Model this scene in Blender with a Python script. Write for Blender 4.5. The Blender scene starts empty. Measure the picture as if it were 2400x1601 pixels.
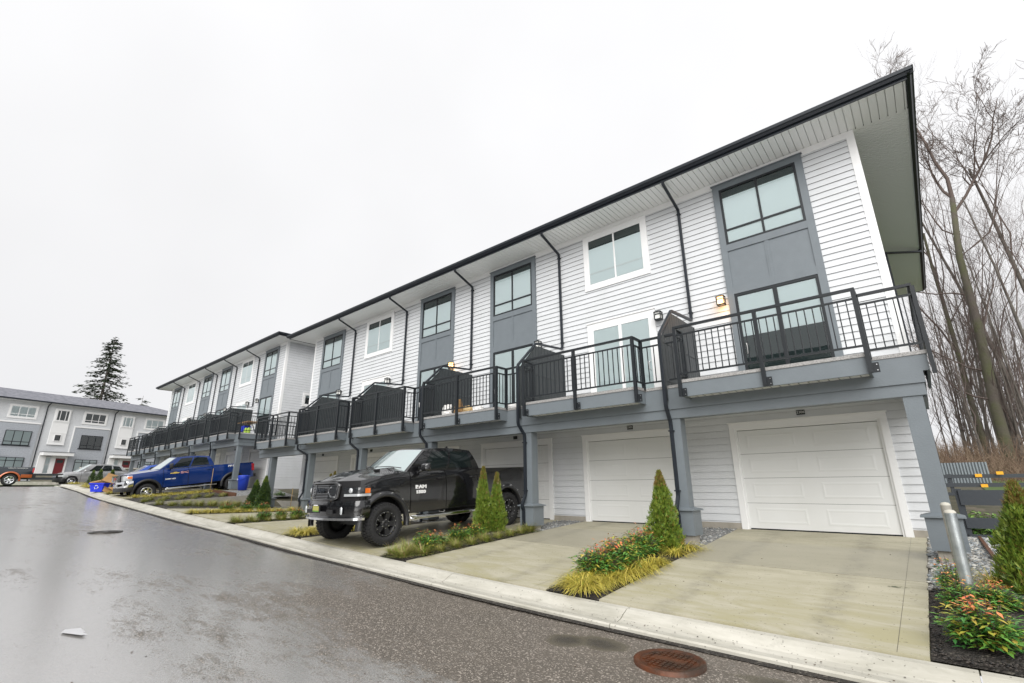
import bpy, math, random
import numpy as np
from math import radians as R, sin, cos, pi, sqrt
from mathutils import Vector, Matrix
random.seed(7); np.random.seed(7)
S = bpy.context.scene
C = S.collection
# ------------------------------------------------------------------ camera
fw = Vector((-0.62240465, 0.72704704, 0.2898535)); rt = Vector((0.7583111, 0.65185794, -0.00674489)); up = Vector((0.19384716, -0.21560107, 0.95704726))
cam = bpy.data.cameras.new('camera'); cam.sensor_width = 36; cam.lens = 16.708; cam.clip_end = 2000; cam.clip_start = .05
co = bpy.data.objects.new('camera', cam); C.objects.link(co); S.camera = co
m3 = Matrix((rt, up, -fw)).transposed()
co.matrix_world = Matrix.Translation((-0.0588, -11.7668, 0.9440)) @ m3.to_4x4()
# ------------------------------------------------------------------ world, sun
S.view_settings.view_transform = 'Standard'; S.view_settings.look = 'None'; S.view_settings.exposure = 0.48; S.view_settings.gamma = 1
W = bpy.data.worlds.new('World'); S.world = W; W.use_nodes = True
nt = W.node_tree; N = nt.nodes; L = nt.links
bg = N['Background']
SUN_EL, SUN_ROT = R(36), R(145)
sky = N.new('ShaderNodeTexSky'); sky.sky_type = 'NISHITA'; sky.sun_disc = False; sky.sun_elevation = SUN_EL; sky.sun_rotation = SUN_ROT; sky.dust_density = 4
hs = N.new('ShaderNodeHueSaturation'); hs.inputs['Saturation'].default_value = .12; hs.inputs['Value'].default_value = .25
L.new(sky.outputs[0], hs.inputs['Color'])
tc = N.new('ShaderNodeTexCoord'); sep = N.new('ShaderNodeSeparateXYZ'); L.new(tc.outputs['Generated'], sep.inputs[0])
noi = N.new('ShaderNodeTexNoise'); noi.inputs['Scale'].default_value = 1.6; noi.inputs['Detail'].default_value = 4; noi.inputs['Roughness'].default_value = .45
L.new(tc.outputs['Generated'], noi.inputs['Vector'])
ramp = N.new('ShaderNodeValToRGB'); e = ramp.color_ramp.elements        # cloud deck: pale at the horizon, brightest overhead
e[0].position = 0; e[0].color = (6.3, 6.32, 6.45, 1); e[1].position = .9; e[1].color = (7.6, 7.6, 7.7, 1)
e2 = ramp.color_ramp.elements.new(.35); e2.color = (6.7, 6.7, 6.8, 1)
L.new(sep.outputs['Z'], ramp.inputs[0])
cl = N.new('ShaderNodeMapRange'); cl.inputs[1].default_value = .35; cl.inputs[2].default_value = .65; cl.inputs[3].default_value = .96; cl.inputs[4].default_value = 1.05
L.new(noi.outputs['Fac'], cl.inputs[0])
mul = N.new('ShaderNodeMix'); mul.data_type = 'RGBA'; mul.blend_type = 'MULTIPLY'; mul.inputs[0].default_value = 1
L.new(ramp.outputs[0], mul.inputs[6]); L.new(cl.outputs[0], mul.inputs[7])
add = N.new('ShaderNodeMix'); add.data_type = 'RGBA'; add.blend_type = 'MIX'; add.inputs[0].default_value = .04
L.new(mul.outputs[2], add.inputs[6]); L.new(hs.outputs[0], add.inputs[7])
L.new(add.outputs[2], bg.inputs['Color']); bg.inputs['Strength'].default_value = .102
sl = bpy.data.lights.new('sun', 'SUN'); sl.energy = 2.9; sl.angle = R(60); sl.color = (1, .985, .96)
so = bpy.data.objects.new('sun', sl); C.objects.link(so); so.rotation_euler = (R(90) - SUN_EL, 0, R(33))
# ------------------------------------------------------------------ helpers
class MB:
    def __init__(s): s.v = []; s.f = []; s.m = []; s.sm = []
    def add(s, vs, fs, mi=0, smooth=False):
        b = len(s.v); s.v += [tuple(map(float, q)) for q in vs]
        for f in fs: s.f.append([b + i for i in f]); s.m.append(mi); s.sm.append(smooth)
    def quad(s, a, b, c, d, mi=0): s.add([a, b, c, d], [(0, 1, 2, 3)], mi)
    def box(s, x0, x1, y0, y1, z0, z1, mi=0):
        if x0 > x1: x0, x1 = x1, x0
        if y0 > y1: y0, y1 = y1, y0
        if z0 > z1: z0, z1 = z1, z0
        s.add([(x0, y0, z0), (x1, y0, z0), (x1, y1, z0), (x0, y1, z0), (x0, y0, z1), (x1, y0, z1), (x1, y1, z1), (x0, y1, z1)],
              [(0, 3, 2, 1), (4, 5, 6, 7), (0, 1, 5, 4), (1, 2, 6, 5), (2, 3, 7, 6), (3, 0, 4, 7)], mi)
    def grid(s, P, mi=0, smooth=True, flip=False):
        n = len(P); k = len(P[0]); vs = [q for r in P for q in r]; fs = []
        for i in range(n - 1):
            for j in range(k - 1):
                f = (i * k + j, i * k + j + 1, (i + 1) * k + j + 1, (i + 1) * k + j)
                fs.append(f[::-1] if flip else f)
        s.add(vs, fs, mi, smooth)
    def tube(s, path, r, n=6, mi=0, ref=None, cap=True, smooth=True, rot=0, flat=1):
        path = [Vector(p) for p in path]; rs = r if isinstance(r, (list, tuple)) else [r] * len(path)
        rings = []; rf = Vector(ref) if ref else None
        for i, p in enumerate(path):
            d1 = (path[i] - path[i - 1]).normalized() if i else None
            d2 = (path[i + 1] - path[i]).normalized() if i < len(path) - 1 else None
            t = (d1 + d2).normalized() if d1 and d2 and (d1 + d2).length > 1e-6 else (d1 or d2)
            k = 1 / max(.5, t.dot(d1)) if d1 and d2 else 1
            a = rf or (Vector((1, 0, 0)) if abs(t.x) < .8 else Vector((0, 1, 0)))
            u = (a - t * a.dot(t)).normalized(); w = t.cross(u)
            rings.append([p + (u * cos(rot + 2 * pi * j / n) + w * sin(rot + 2 * pi * j / n) * flat * (k if n == 4 else 1)) * rs[i] for j in range(n)])
        vs = [q for g in rings for q in g]; fs = []
        for i in range(len(rings) - 1):
            for j in range(n): fs.append((i * n + j, i * n + (j + 1) % n, (i + 1) * n + (j + 1) % n, (i + 1) * n + j))
        if cap: fs += [tuple(range(n))[::-1], tuple((len(rings) - 1) * n + j for j in range(n))]
        s.add(vs, fs, mi, smooth and n > 4)
    def lathe(s, prof, axis='X', n=24, c=(0, 0, 0), mi=0, smooth=True, flip=False):
        P = []
        for j in range(n + 1):
            a = 2 * pi * j / n; row = []
            for h, r in prof:
                if axis == 'X': q = (h, r * cos(a), r * sin(a))
                elif axis == 'Y': q = (r * cos(a), h, r * sin(a))
                else: q = (r * cos(a), r * sin(a), h)
                row.append((q[0] + c[0], q[1] + c[1], q[2] + c[2]))
            P.append(row)
        s.grid(P, mi, smooth, flip)
    def build(s, name, mats, parent=None, loc=None):
        me = bpy.data.meshes.new(name); me.from_pydata(s.v, [], s.f)
        for m in (mats if isinstance(mats, (list, tuple)) else [mats]): me.materials.append(m)
        me.polygons.foreach_set('material_index', s.m); me.polygons.foreach_set('use_smooth', s.sm); me.update()
        o = bpy.data.objects.new(name, me); C.objects.link(o)
        if parent: o.parent = parent
        if loc: o.location = loc
        return o
def tag(o, label=None, cat=None, group=None, kind=None):
    if label: o['label'] = label
    if cat: o['category'] = cat
    if group: o['group'] = group
    if kind: o['kind'] = kind
    return o
def empty(name, loc=(0, 0, 0), rot=(0, 0, 0)):
    o = bpy.data.objects.new(name, None); C.objects.link(o); o.location = loc; o.rotation_euler = rot; o.empty_display_size = .2
    return o
def copy_tree(o, parent=None):
    c = o.copy(); C.objects.link(c)
    if parent: c.parent = parent
    for ch in list(o.children): copy_tree(ch, c)
    return c
def struct(o): o['kind'] = 'structure'; return o
# ------------------------------------------------------------------ materials
def mat(name, col=(.5, .5, .5), rough=.5, metal=0, spec=.5, coat=0, noise=None, bump=None, emit=None, scale_rough=None):
    """noise=(scale, other colour, contrast) blotches; bump=(scale, strength)"""
    m = bpy.data.materials.new(name); m.use_nodes = True; t = m.node_tree; b = t.nodes['Principled BSDF']
    b.inputs['Base Color'].default_value = (*col, 1); b.inputs['Roughness'].default_value = rough; b.inputs['Metallic'].default_value = metal
    b.inputs['Specular IOR Level'].default_value = spec; b.inputs['Coat Weight'].default_value = coat; b.inputs['Coat Roughness'].default_value = .05
    co = t.nodes.new('ShaderNodeTexCoord')
    if noise:
        n = t.nodes.new('ShaderNodeTexNoise'); n.inputs['Scale'].default_value = noise[0]; n.inputs['Detail'].default_value = 5
        t.links.new(co.outputs['Object'], n.inputs['Vector'])
        mr = t.nodes.new('ShaderNodeMapRange'); mr.inputs[1].default_value = .5 - noise[2]; mr.inputs[2].default_value = .5 + noise[2]; t.links.new(n.outputs['Fac'], mr.inputs[0])
        mx = t.nodes.new('ShaderNodeMix'); mx.data_type = 'RGBA'; mx.inputs[6].default_value = (*col, 1); mx.inputs[7].default_value = (*noise[1], 1)
        t.links.new(mr.outputs[0], mx.inputs[0]); t.links.new(mx.outputs[2], b.inputs['Base Color'])
    if bump:
        n = t.nodes.new('ShaderNodeTexNoise'); n.inputs['Scale'].default_value = bump[0]; n.inputs['Detail'].default_value = 3
        t.links.new(co.outputs['Object'], n.inputs['Vector'])
        bp = t.nodes.new('ShaderNodeBump'); bp.inputs['Strength'].default_value = bump[1]; bp.inputs['Distance'].default_value = .02
        t.links.new(n.outputs['Fac'], bp.inputs['Height']); t.links.new(bp.outputs[0], b.inputs['Normal'])
    if emit:
        b.inputs['Emission Color'].default_value = (*emit[0], 1); b.inputs['Emission Strength'].default_value = emit[1]
    return m
def glass_mat(name, tint=(.88, .945, .95), base=.04, rough=.01):
    m = bpy.data.materials.new(name); m.use_nodes = True; t = m.node_tree; t.nodes.clear()
    o = t.nodes.new('ShaderNodeOutputMaterial'); tr = t.nodes.new('ShaderNodeBsdfTransparent'); gl = t.nodes.new('ShaderNodeBsdfGlossy'); mx = t.nodes.new('ShaderNodeMixShader')
    tr.inputs[0].default_value = (*tint, 1); gl.inputs['Roughness'].default_value = rough
    fr = t.nodes.new('ShaderNodeFresnel'); fr.inputs[0].default_value = 1.5
    a = t.nodes.new('ShaderNodeMath'); a.operation = 'MULTIPLY_ADD'; a.inputs[1].default_value = 1.3; a.inputs[2].default_value = base; a.use_clamp = True
    t.links.new(fr.outputs[0], a.inputs[0]); t.links.new(a.outputs[0], mx.inputs[0]); t.links.new(tr.outputs[0], mx.inputs[1]); t.links.new(gl.outputs[0], mx.inputs[2]); t.links.new(mx.outputs[0], o.inputs[0])
    return m
def leaf_mat(name, c1, c2, rough=.45):
    m = bpy.data.materials.new(name); m.use_nodes = True; t = m.node_tree; b = t.nodes['Principled BSDF']; b.inputs['Roughness'].default_value = rough
    g = t.nodes.new('ShaderNodeNewGeometry'); mx = t.nodes.new('ShaderNodeMix'); mx.data_type = 'RGBA'; mx.inputs[6].default_value = (*c1, 1); mx.inputs[7].default_value = (*c2, 1)
    t.links.new(g.outputs['Random Per Island'], mx.inputs[0]); t.links.new(mx.outputs[2], b.inputs['Base Color'])
    b.inputs['Subsurface Weight'].default_value = 0
    b.inputs['Transmission Weight'].default_value = 0
    return m
M = {}
M['white'] = mat('white_siding', (.61, .622, .64), .5, noise=(1.6, (.555, .57, .578), .22), bump=(14, .08))
M['trim'] = mat('white_trim', (.76, .76, .755), .42, bump=(30, .05))
M['soffit'] = mat('white_soffit', (.80, .81, .80), .5)
M['lapshade'] = mat('painted_lap_shade', (.03, .03, .03), .8)  # near-black colour painted into the siding hollows as shade under each lap
M['garage'] = mat('white_garage_door', (.73, .735, .73), .4, noise=(1.2, (.67, .675, .66), .3))
M['grey'] = mat('slate_grey_paint', (.152, .174, .190), .5, noise=(4, (.135, .155, .170), .25), bump=(40, .12))
M['greydk'] = mat('dark_grey_siding', (.10, .115, .135), .55, bump=(20, .1))
M['shingle'] = mat('grey_shingle_siding', (.40, .42, .45), .65, noise=(9, (.30, .32, .35), .2))
M['black'] = mat('black_metal', (.012, .015, .018), .42, spec=.4)
M['gutter'] = mat('charcoal_gutter', (.014, .018, .024), .42, spec=.35)
M['screen'] = mat('charcoal_boards', (.022, .028, .031), .5, noise=(6, (.034, .038, .04), .3))
M['drip'] = mat('mottled_deck_edge', (.42, .41, .40), .5, noise=(60, (.16, .155, .15), .2))
M['deckfloor'] = mat('deck_membrane', (.45, .45, .44), .6)
M['roof'] = mat('asphalt_shingles', (.115, .12, .14), .85, noise=(3.0, (.20, .20, .225), .14), bump=(25, .5))
M['glass'] = glass_mat('window_glass')
M['tint'] = glass_mat('tinted_glass', (.10, .13, .13), .05)
M['blind'] = mat('white_blinds', (.82, .85, .85), .6)
M['interior'] = mat('dark_interior', (.03, .045, .045), .8)
M['door'] = mat('red_door', (.16, .012, .016), .4)
M['concretefoot'] = mat('concrete_footing', (.36, .33, .28), .8, noise=(6, (.26, .24, .20), .25))
M['lampglass'] = mat('frosted_lamp_glass', (.8, .8, .76), .3)
M['lit'] = mat('lit_lamp_glass', (.9, .8, .6), .4, emit=((1, .52, .18), 3.2))
M['litcore'] = mat('lit_bulb', (1, .9, .7), .4, emit=((1, .80, .5), 14))
M['chrome'] = mat('chrome', (.75, .76, .78), .12, 1)
M['galv'] = mat('galvanised_steel', (.27, .30, .31), .42, .75, noise=(7, (.50, .53, .53), .2), bump=(9, .1))
M['rubber'] = mat('tyre_rubber', (.016, .016, .017), .72)
M['plastic'] = mat('black_plastic', (.014, .014, .015), .5)
M['red'] = mat('red_lens', (.45, .01, .015), .15, coat=1)
M['amber'] = mat('amber_lens', (.75, .16, .01), .15, coat=1)
M['lens'] = mat('clear_lens', (.55, .57, .58), .08, .3, coat=1)
M['lampdark'] = mat('headlight_housing', (.03, .032, .035), .12, .3, coat=1)
M['steel'] = mat('bright_bolt', (.7, .7, .7), .25, 1)
M['text'] = mat('white_lettering', (.75, .75, .74), .4)
M['card'] = mat('cardboard', (.36, .21, .085), .8, noise=(3, (.29, .165, .06), .3))
M['paper'] = mat('white_paper', (.8, .79, .77), .7)
M['bluebin'] = mat('blue_plastic', (.012, .035, .62), .42)
M['bluebin2'] = mat('deep_blue_plastic', (.012, .045, .42), .42)
def paint(name, col, flake=0, rough=.18):
    m = mat(name, col, rough, flake, coat=1, spec=.35, bump=(110, .004)); m.node_tree.nodes['Principled BSDF'].inputs['Coat IOR'].default_value = 1.45; return m
M['pblack'] = paint('black_car_paint', (.006, .006, .007)); M['pblack'].node_tree.nodes['Principled BSDF'].inputs['Coat IOR'].default_value = 1.62
M['pblue'] = paint('blue_car_paint', (.004, .028, .155), .2)
M['pblue2'] = paint('bright_blue_car_paint', (.02, .08, .40), .2)
M['psilver'] = paint('silver_car_paint', (.42, .42, .43), .5)
M['porange'] = paint('copper_car_paint', (.42, .10, .03), .2)
M['pnavy'] = paint('dark_grey_car_paint', (.02, .026, .034))
M['flare'] = mat('wet_black_flare', (.02, .02, .022), .3, coat=.5)
M['cabledark'] = M['gutter']
# ground materials ------------------------------------------------
def nodes(m): t = m.node_tree; return t, t.nodes['Principled BSDF'], t.nodes, t.links
def nz(t, v, scale, detail=4, rough=.55, dist=0):
    n = t.nodes.new('ShaderNodeTexNoise'); n.inputs['Scale'].default_value = scale; n.inputs['Detail'].default_value = detail; n.inputs['Roughness'].default_value = rough; n.inputs['Distortion'].default_value = dist
    t.links.new(v, n.inputs['Vector']); return n.outputs['Fac']
def mr(t, x, a, b, c=0, d=1, smooth=False):
    n = t.nodes.new('ShaderNodeMapRange'); n.clamp = True
    if smooth: n.interpolation_type = 'SMOOTHSTEP'
    for i, q in enumerate((a, b, c, d)): n.inputs[i + 1].default_value = q
    t.links.new(x, n.inputs[0]); return n.outputs[0]
def mth(t, op, a, b=None, c=None):
    n = t.nodes.new('ShaderNodeMath'); n.operation = op
    for i, q in enumerate((a, b, c)):
        if q is None: continue
        if isinstance(q, (int, float)): n.inputs[i].default_value = q
        else: t.links.new(q, n.inputs[i])
    return n.outputs[0]
def mixc(t, f, a, b):
    n = t.nodes.new('ShaderNodeMix'); n.data_type = 'RGBA'
    if isinstance(f, (int, float)): n.inputs[0].default_value = f
    else: t.links.new(f, n.inputs[0])
    for i, q in ((6, a), (7, b)):
        if isinstance(q, tuple): n.inputs[i].default_value = (*q, 1)
        else: t.links.new(q, n.inputs[i])
    return n.outputs[2]
def wetroad():
    m = mat('wet_asphalt'); t, b, n, l = nodes(m)
    co = n.new('ShaderNodeTexCoord').outputs['Object']; sp = n.new('ShaderNodeSeparateXYZ'); l.new(co, sp.inputs[0])
    mp = n.new('ShaderNodeMapping'); mp.inputs['Scale'].default_value = (.45, 1.1, 1); l.new(co, mp.inputs[0])
    big = nz(t, mp.outputs[0], .55, 5, .6, .3); mid = nz(t, mp.outputs[0], 2.6, 5, .65); fine = nz(t, co, 60, 2)
    # water film: deep in the middle of the road, broken towards the kerb
    dist = mr(t, sp.outputs['Y'], -7.3, -10.2, 0, 1, True)
    far = mr(t, sp.outputs['X'], -4.5, -11, 0, .95, True)
    d = mth(t, 'MAXIMUM', dist, far)
    w = mth(t, 'MULTIPLY_ADD', d, 1.15, mth(t, 'MULTIPLY_ADD', mth(t, 'SUBTRACT', big, .5), 2.2, mth(t, 'MULTIPLY_ADD', mth(t, 'SUBTRACT', mid, .5), 2.0, mth(t, 'MULTIPLY', mth(t, 'SUBTRACT', nz(t, mp.outputs[0], 14, 4, .7), .5), 1.3))))
    w = mth(t, 'MULTIPLY_ADD', mth(t, 'SUBTRACT', fine, .5), 1.5, w)
    wet = mr(t, w, .38, .86, 0, 1)
    vor = n.new('ShaderNodeTexVoronoi'); vor.inputs['Scale'].default_value = 75; l.new(co, vor.inputs['Vector'])
    cs = n.new('ShaderNodeSeparateColor'); l.new(vor.outputs['Color'], cs.inputs[0])
    sp1 = mr(t, cs.outputs[0], .72, 1.0, 0, 1); stone = mixc(t, sp1, (.115, .098, .080), (.50, .44, .38))
    base = mixc(t, mr(t, mid, .3, .7, 0, .5), stone, (.165, .14, .112)); base = mixc(t, mth(t, 'MULTIPLY', wet, .8), base, (.32, .31, .295))
    for (sx, sy, rx, ry) in ((-2.98, -7.0, .30, .20), (-1.25, -6.95, .42, .15), (-3.3, -7.15, .22, .2)):     # silt left where water stood
        dx = mth(t, 'DIVIDE', mth(t, 'SUBTRACT', sp.outputs['X'], sx), rx); dy = mth(t, 'DIVIDE', mth(t, 'SUBTRACT', sp.outputs['Y'], sy), ry)
        dd = mth(t, 'MULTIPLY_ADD', mth(t, 'SUBTRACT', mid, .5), 1.6, mth(t, 'SQRT', mth(t, 'ADD', mth(t, 'MULTIPLY', dx, dx), mth(t, 'MULTIPLY', dy, dy))))
        base = mixc(t, mr(t, dd, 1.05, .9, 0, .9), base, mixc(t, mr(t, dd, .3, .95), (.04, .034, .025), (.11, .095, .065)))
    l.new(base, b.inputs['Base Color'])
    rgh = mth(t, 'ADD', mr(t, wet, 0, 1, .50, .22), mth(t, 'MULTIPLY', fine, .03)); l.new(rgh, b.inputs['Roughness'])
    b.inputs['Specular IOR Level'].default_value = .5
    l.new(mr(t, wet, 0, 1, .06, 1), b.inputs['Coat Weight']); b.inputs['Coat Roughness'].default_value = .20; b.inputs['Coat IOR'].default_value = 3.8
    bp = n.new('ShaderNodeBump'); bp.inputs['Distance'].default_value = .012; l.new(mr(t, wet, 0, 1, .9, .35), bp.inputs['Strength'])
    l.new(mth(t, 'MULTIPLY_ADD', vor.outputs['Distance'], -1.2, fine), bp.inputs['Height']); l.new(bp.outputs[0], b.inputs['Normal'])
    bp2 = n.new('ShaderNodeBump'); bp2.inputs['Distance'].default_value = .012; bp2.inputs['Strength'].default_value = .10; l.new(mid, bp2.inputs['Height']); l.new(bp2.outputs[0], b.inputs['Coat Normal'])
    return m
M['road'] = wetroad()
def concrete(name, c1, c2, drive=False):
    m = mat(name); t, b, n, l = nodes(m)
    co = n.new('ShaderNodeTexCoord').outputs['Object']; sp = n.new('ShaderNodeSeparateXYZ'); l.new(co, sp.inputs[0])
    mp = n.new('ShaderNodeMapping'); mp.inputs['Scale'].default_value = (.5, 1.6, 1); mp.inputs['Rotation'].default_value = (0, 0, .5); l.new(co, mp.inputs[0])
    a = nz(t, mp.outputs[0], 2.1, 8, .68, .6); f = nz(t, co, 26, 3); s = nz(t, co, 5, 5, .7)
    col = mixc(t, mr(t, a, .36, .66), c1, c2); col = mixc(t, mr(t, s, .60, .74, 0, .45), col, tuple(q * .6 for q in c2))
    if drive:
        alg = mth(t, 'MULTIPLY', mr(t, sp.outputs['Y'], -3.2, -5.8, 0, 1, True), mr(t, a, .44, .62)); col = mixc(t, mth(t, 'MULTIPLY', alg, .95), col, (.36, .33, .19))
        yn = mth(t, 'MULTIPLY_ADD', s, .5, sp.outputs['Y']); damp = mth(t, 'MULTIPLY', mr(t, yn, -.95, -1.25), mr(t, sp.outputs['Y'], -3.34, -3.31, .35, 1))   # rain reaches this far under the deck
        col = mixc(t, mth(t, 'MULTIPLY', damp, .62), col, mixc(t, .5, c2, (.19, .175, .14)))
        u = mth(t, 'ABSOLUTE', mth(t, 'SUBTRACT', mth(t, 'ABSOLUTE', mth(t, 'SUBTRACT', mth(t, 'FLOORED_MODULO', sp.outputs['X'], 4.0), 2.0)), .78)); tyre = mth(t, 'MULTIPLY', mr(t, u, .20, .06), mr(t, s, .35, .6)); col = mixc(t, mth(t, 'MULTIPLY', tyre, .30), col, (.13, .12, .10))
        l.new(mr(t, damp, 0, 1, .75, .42), b.inputs['Roughness'])
    else: b.inputs['Roughness'].default_value = .62
    spk = mr(t, nz(t, co, 34, 1), .71, .74, 0, .7); col = mixc(t, spk, col, (.06, .05, .04))
    l.new(col, b.inputs['Base Color'])
    bp = n.new('ShaderNodeBump'); bp.inputs['Strength'].default_value = .12; bp.inputs['Distance'].default_value = .01; l.new(f, bp.inputs['Height']); l.new(bp.outputs[0], b.inputs['Normal'])
    return m
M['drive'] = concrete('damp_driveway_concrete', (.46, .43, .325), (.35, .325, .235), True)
M['silt'] = mat('wet_silt', (.10, .09, .065), .4, noise=(6, (.05, .045, .035), .25))
M['kerb'] = concrete('kerb_concrete', (.52, .50, .44), (.36, .345, .29))
M['wallc'] = concrete('retaining_wall_concrete', (.34, .32, .28), (.26, .25, .22))
def speck(name, c1, c2, c3, sc, bumpd=.03):
    m = mat(name, rough=.75); t, b, n, l = nodes(m); co = n.new('ShaderNodeTexCoord').outputs['Object']
    v = n.new('ShaderNodeTexVoronoi'); v.inputs['Scale'].default_value = sc; l.new(co, v.inputs['Vector'])
    s = n.new('ShaderNodeSeparateColor'); l.new(v.outputs['Color'], s.inputs[0])
    l.new(mixc(t, mr(t, s.outputs[1], .8, .95), mixc(t, s.outputs[0], c1, c2), c3), b.inputs['Base Color'])
    bp = n.new('ShaderNodeBump'); bp.inputs['Strength'].default_value = .9; bp.inputs['Distance'].default_value = bumpd; l.new(v.outputs['Distance'], bp.inputs['Height']); bp.invert = True; l.new(bp.outputs[0], b.inputs['Normal'])
    return m
M['mulch'] = speck('dark_bark_mulch', (.012, .010, .008), (.035, .028, .022), (.09, .08, .065), 38)
M['gravel'] = speck('grey_gravel', (.10, .105, .11), (.28, .28, .27), (.45, .44, .42), 32)
M['soil'] = speck('earth', (.05, .05, .025), (.09, .08, .05), (.12, .10, .07), 4)
M['lawn'] = mat('lawn', (.05, .10, .015), .8, noise=(5, (.09, .13, .03), .2))
M['stone'] = mat('river_stone', (.25, .26, .27), .5, noise=(3.2, (.5, .5, .48), .1))
M['rust'] = mat('rusty_cast_iron', (.12, .035, .010), .5, .35, noise=(5, (.05, .028, .018), .15), bump=(30, .3))
M['iron'] = mat('wet_cast_iron', (.05, .045, .04), .4, .5)
M['timber'] = mat('brown_timber', (.13, .055, .025), .7, noise=(6, (.08, .035, .02), .3))
M['cane'] = mat('bamboo_cane', (.42, .28, .11), .6)
M['bark'] = mat('mossy_bark', (.085, .072, .06), .9, noise=(1.4, (.075, .078, .038), .12), bump=(9, 1))
M['bark2'] = mat('grey_bark', (.13, .115, .10), .9, noise=(3, (.07, .06, .05), .2))
M['twig'] = mat('bare_twigs', (.10, .075, .065), .9)
M['brush'] = leaf_mat('brown_brush', (.115, .068, .045), (.20, .15, .10), .9)
M['fence'] = mat('charcoal_fence', (.03, .036, .043), .5, bump=(25, .1))
M['corr'] = mat('corrugated_steel', (.24, .27, .29), .45, .5)
M['orange'] = mat('yellow_orange_tag', (.85, .42, .02), .6)
M['cedar'] = leaf_mat('cedar_green', (.065, .135, .014), (.19, .235, .03))
M['cedar2'] = leaf_mat('dark_cedar_green', (.02, .05, .012), (.05, .085, .02))
M['cedartip'] = leaf_mat('bronzed_cedar_tips', (.20, .115, .03), (.13, .13, .03))
M['ngreen'] = leaf_mat('nandina_green', (.045, .18, .045), (.16, .32, .05), .3)
M['nred'] = leaf_mat('nandina_red_tips', (.62, .13, .06), (.70, .34, .12), .35)
M['nyel'] = leaf_mat('nandina_lime', (.28, .34, .04), (.48, .36, .07), .35)
M['sedge'] = leaf_mat('golden_sedge', (.46, .38, .04), (.70, .58, .14), .45)
M['sedge2'] = leaf_mat('green_sedge', (.24, .26, .03), (.40, .35, .05), .45)
M['fescue'] = leaf_mat('green_grass_blades', (.12, .22, .02), (.28, .31, .05), .5)
M['fescue2'] = leaf_mat('straw_grass_blades', (.38, .28, .13), (.26, .23, .08), .5)
M['spruce'] = leaf_mat('spruce_needles', (.018, .035, .018), (.05, .07, .035), .7)
M['glossleaf'] = leaf_mat('broad_green_leaves', (.06, .19, .03), (.22, .34, .06), .3)
# ------------------------------------------------------------------ ground levels
KX = [-300, -60, -50, -42, -36.3, -30.9, -22.4, -17, -13.1, -10.9, -8, -4.6, -1.2, 20]
KZ = [1.2, 1.2, 1.16, 1.1, .82, .49, .13, -.09, -.22, -.32, -.42, -.53, -.58, -.62]
def zk(x): return float(np.mean(np.interp([x - 1.2, x - .6, x, x + .6, x + 1.2], KX, KZ)))
def zslab(x): return float(np.interp(x, [-52, -28.2, -27.2, -25.2, -24.6, 30], [1.3, .87, .86, .55, .0, 0]))
def zg(x, y):
    f = zk(x) + .10; s = zslab(x); t = min(1, max(0, (y + 6.0) / 6.0)); return f + (s - f) * t
def sheet(name, x0, x1, y0, y1, nx, ny, zf, m, kind='structure', parent=None):
    b = MB(); P = [[(x0 + (x1 - x0) * i / nx, y0 + (y1 - y0) * j / ny, zf(x0 + (x1 - x0) * i / nx, y0 + (y1 - y0) * j / ny)) for j in range(ny + 1)] for i in range(nx + 1)]
    b.grid(P, 0, True, True); o = b.build(name, m)
    o['kind'] = kind; return o
# ------------------------------------------------------------------ ground, road, kerb, driveways
def far_g(x, y):
    z = zg(x, min(y, 0)) - .03
    if x < -58: z = max(z, 1.15 + min(1.3, (-58 - x) * .09))
    if y > 2 and x > -28: z = z + min(1.2, (y - 2) * .06)
    return z - .012
XS = sorted(set([-400, -250, -150, -110] + list(np.arange(-90, 16, 2.0)) + [30, 60, 150, 400]))
def free_sheet(name, xs, ys, zf, m, kind='structure'):
    b = MB(); b.grid([[(x, y, zf(x, y)) for y in ys] for x in xs], 0, True, True); o = b.build(name, m); o['kind'] = kind; return o
free_sheet('ground', XS, [-6.05, -5, -4, -3, -2, -1, 0, 2, 4, 8, 12, 16, 20, 30, 60, 150, 400], far_g, M['soil'])
YR = [-400, -120, -60, -40, -30, -24, -20, -17, -15, -13, -11, -10, -9, -8, -7.2, -6.5, -6.3]
XR = [-400, -200, -100, -80, -70] + list(np.arange(-62, 14, 1.0)) + [20, 40, 120, 400]
free_sheet('road', XR, YR, lambda x, y: zk(x) - .05 + .012 * sin(x * .9 + y) * sin(y * 1.3), M['road'])
# kerb: rolled concrete kerb with a gutter pan, cast in lengths
kb = MB(); x = 6.0; i = 0
PR = [(-6.52, -.16), (-6.52, -.005), (-6.50, .01), (-6.34, -.005), (-6.26, .01), (-6.18, .05), (-6.10, .083), (-6.02, .09), (-5.985, .08), (-5.985, -.16)]
while x > -43.5:
    x2 = x - 3.05; xs = np.linspace(x - .006, x2 + .006, 7)
    kb.grid([[(q, py, zk(q) + pz) for py, pz in PR] for q in xs], 0, False)
    for q in (xs[0], xs[-1]): kb.add([(q, py, zk(q) + pz) for py, pz in PR], [tuple(range(len(PR)))], 0)
    x = x2
struct(kb.build('kerb', M['kerb']))
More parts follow.
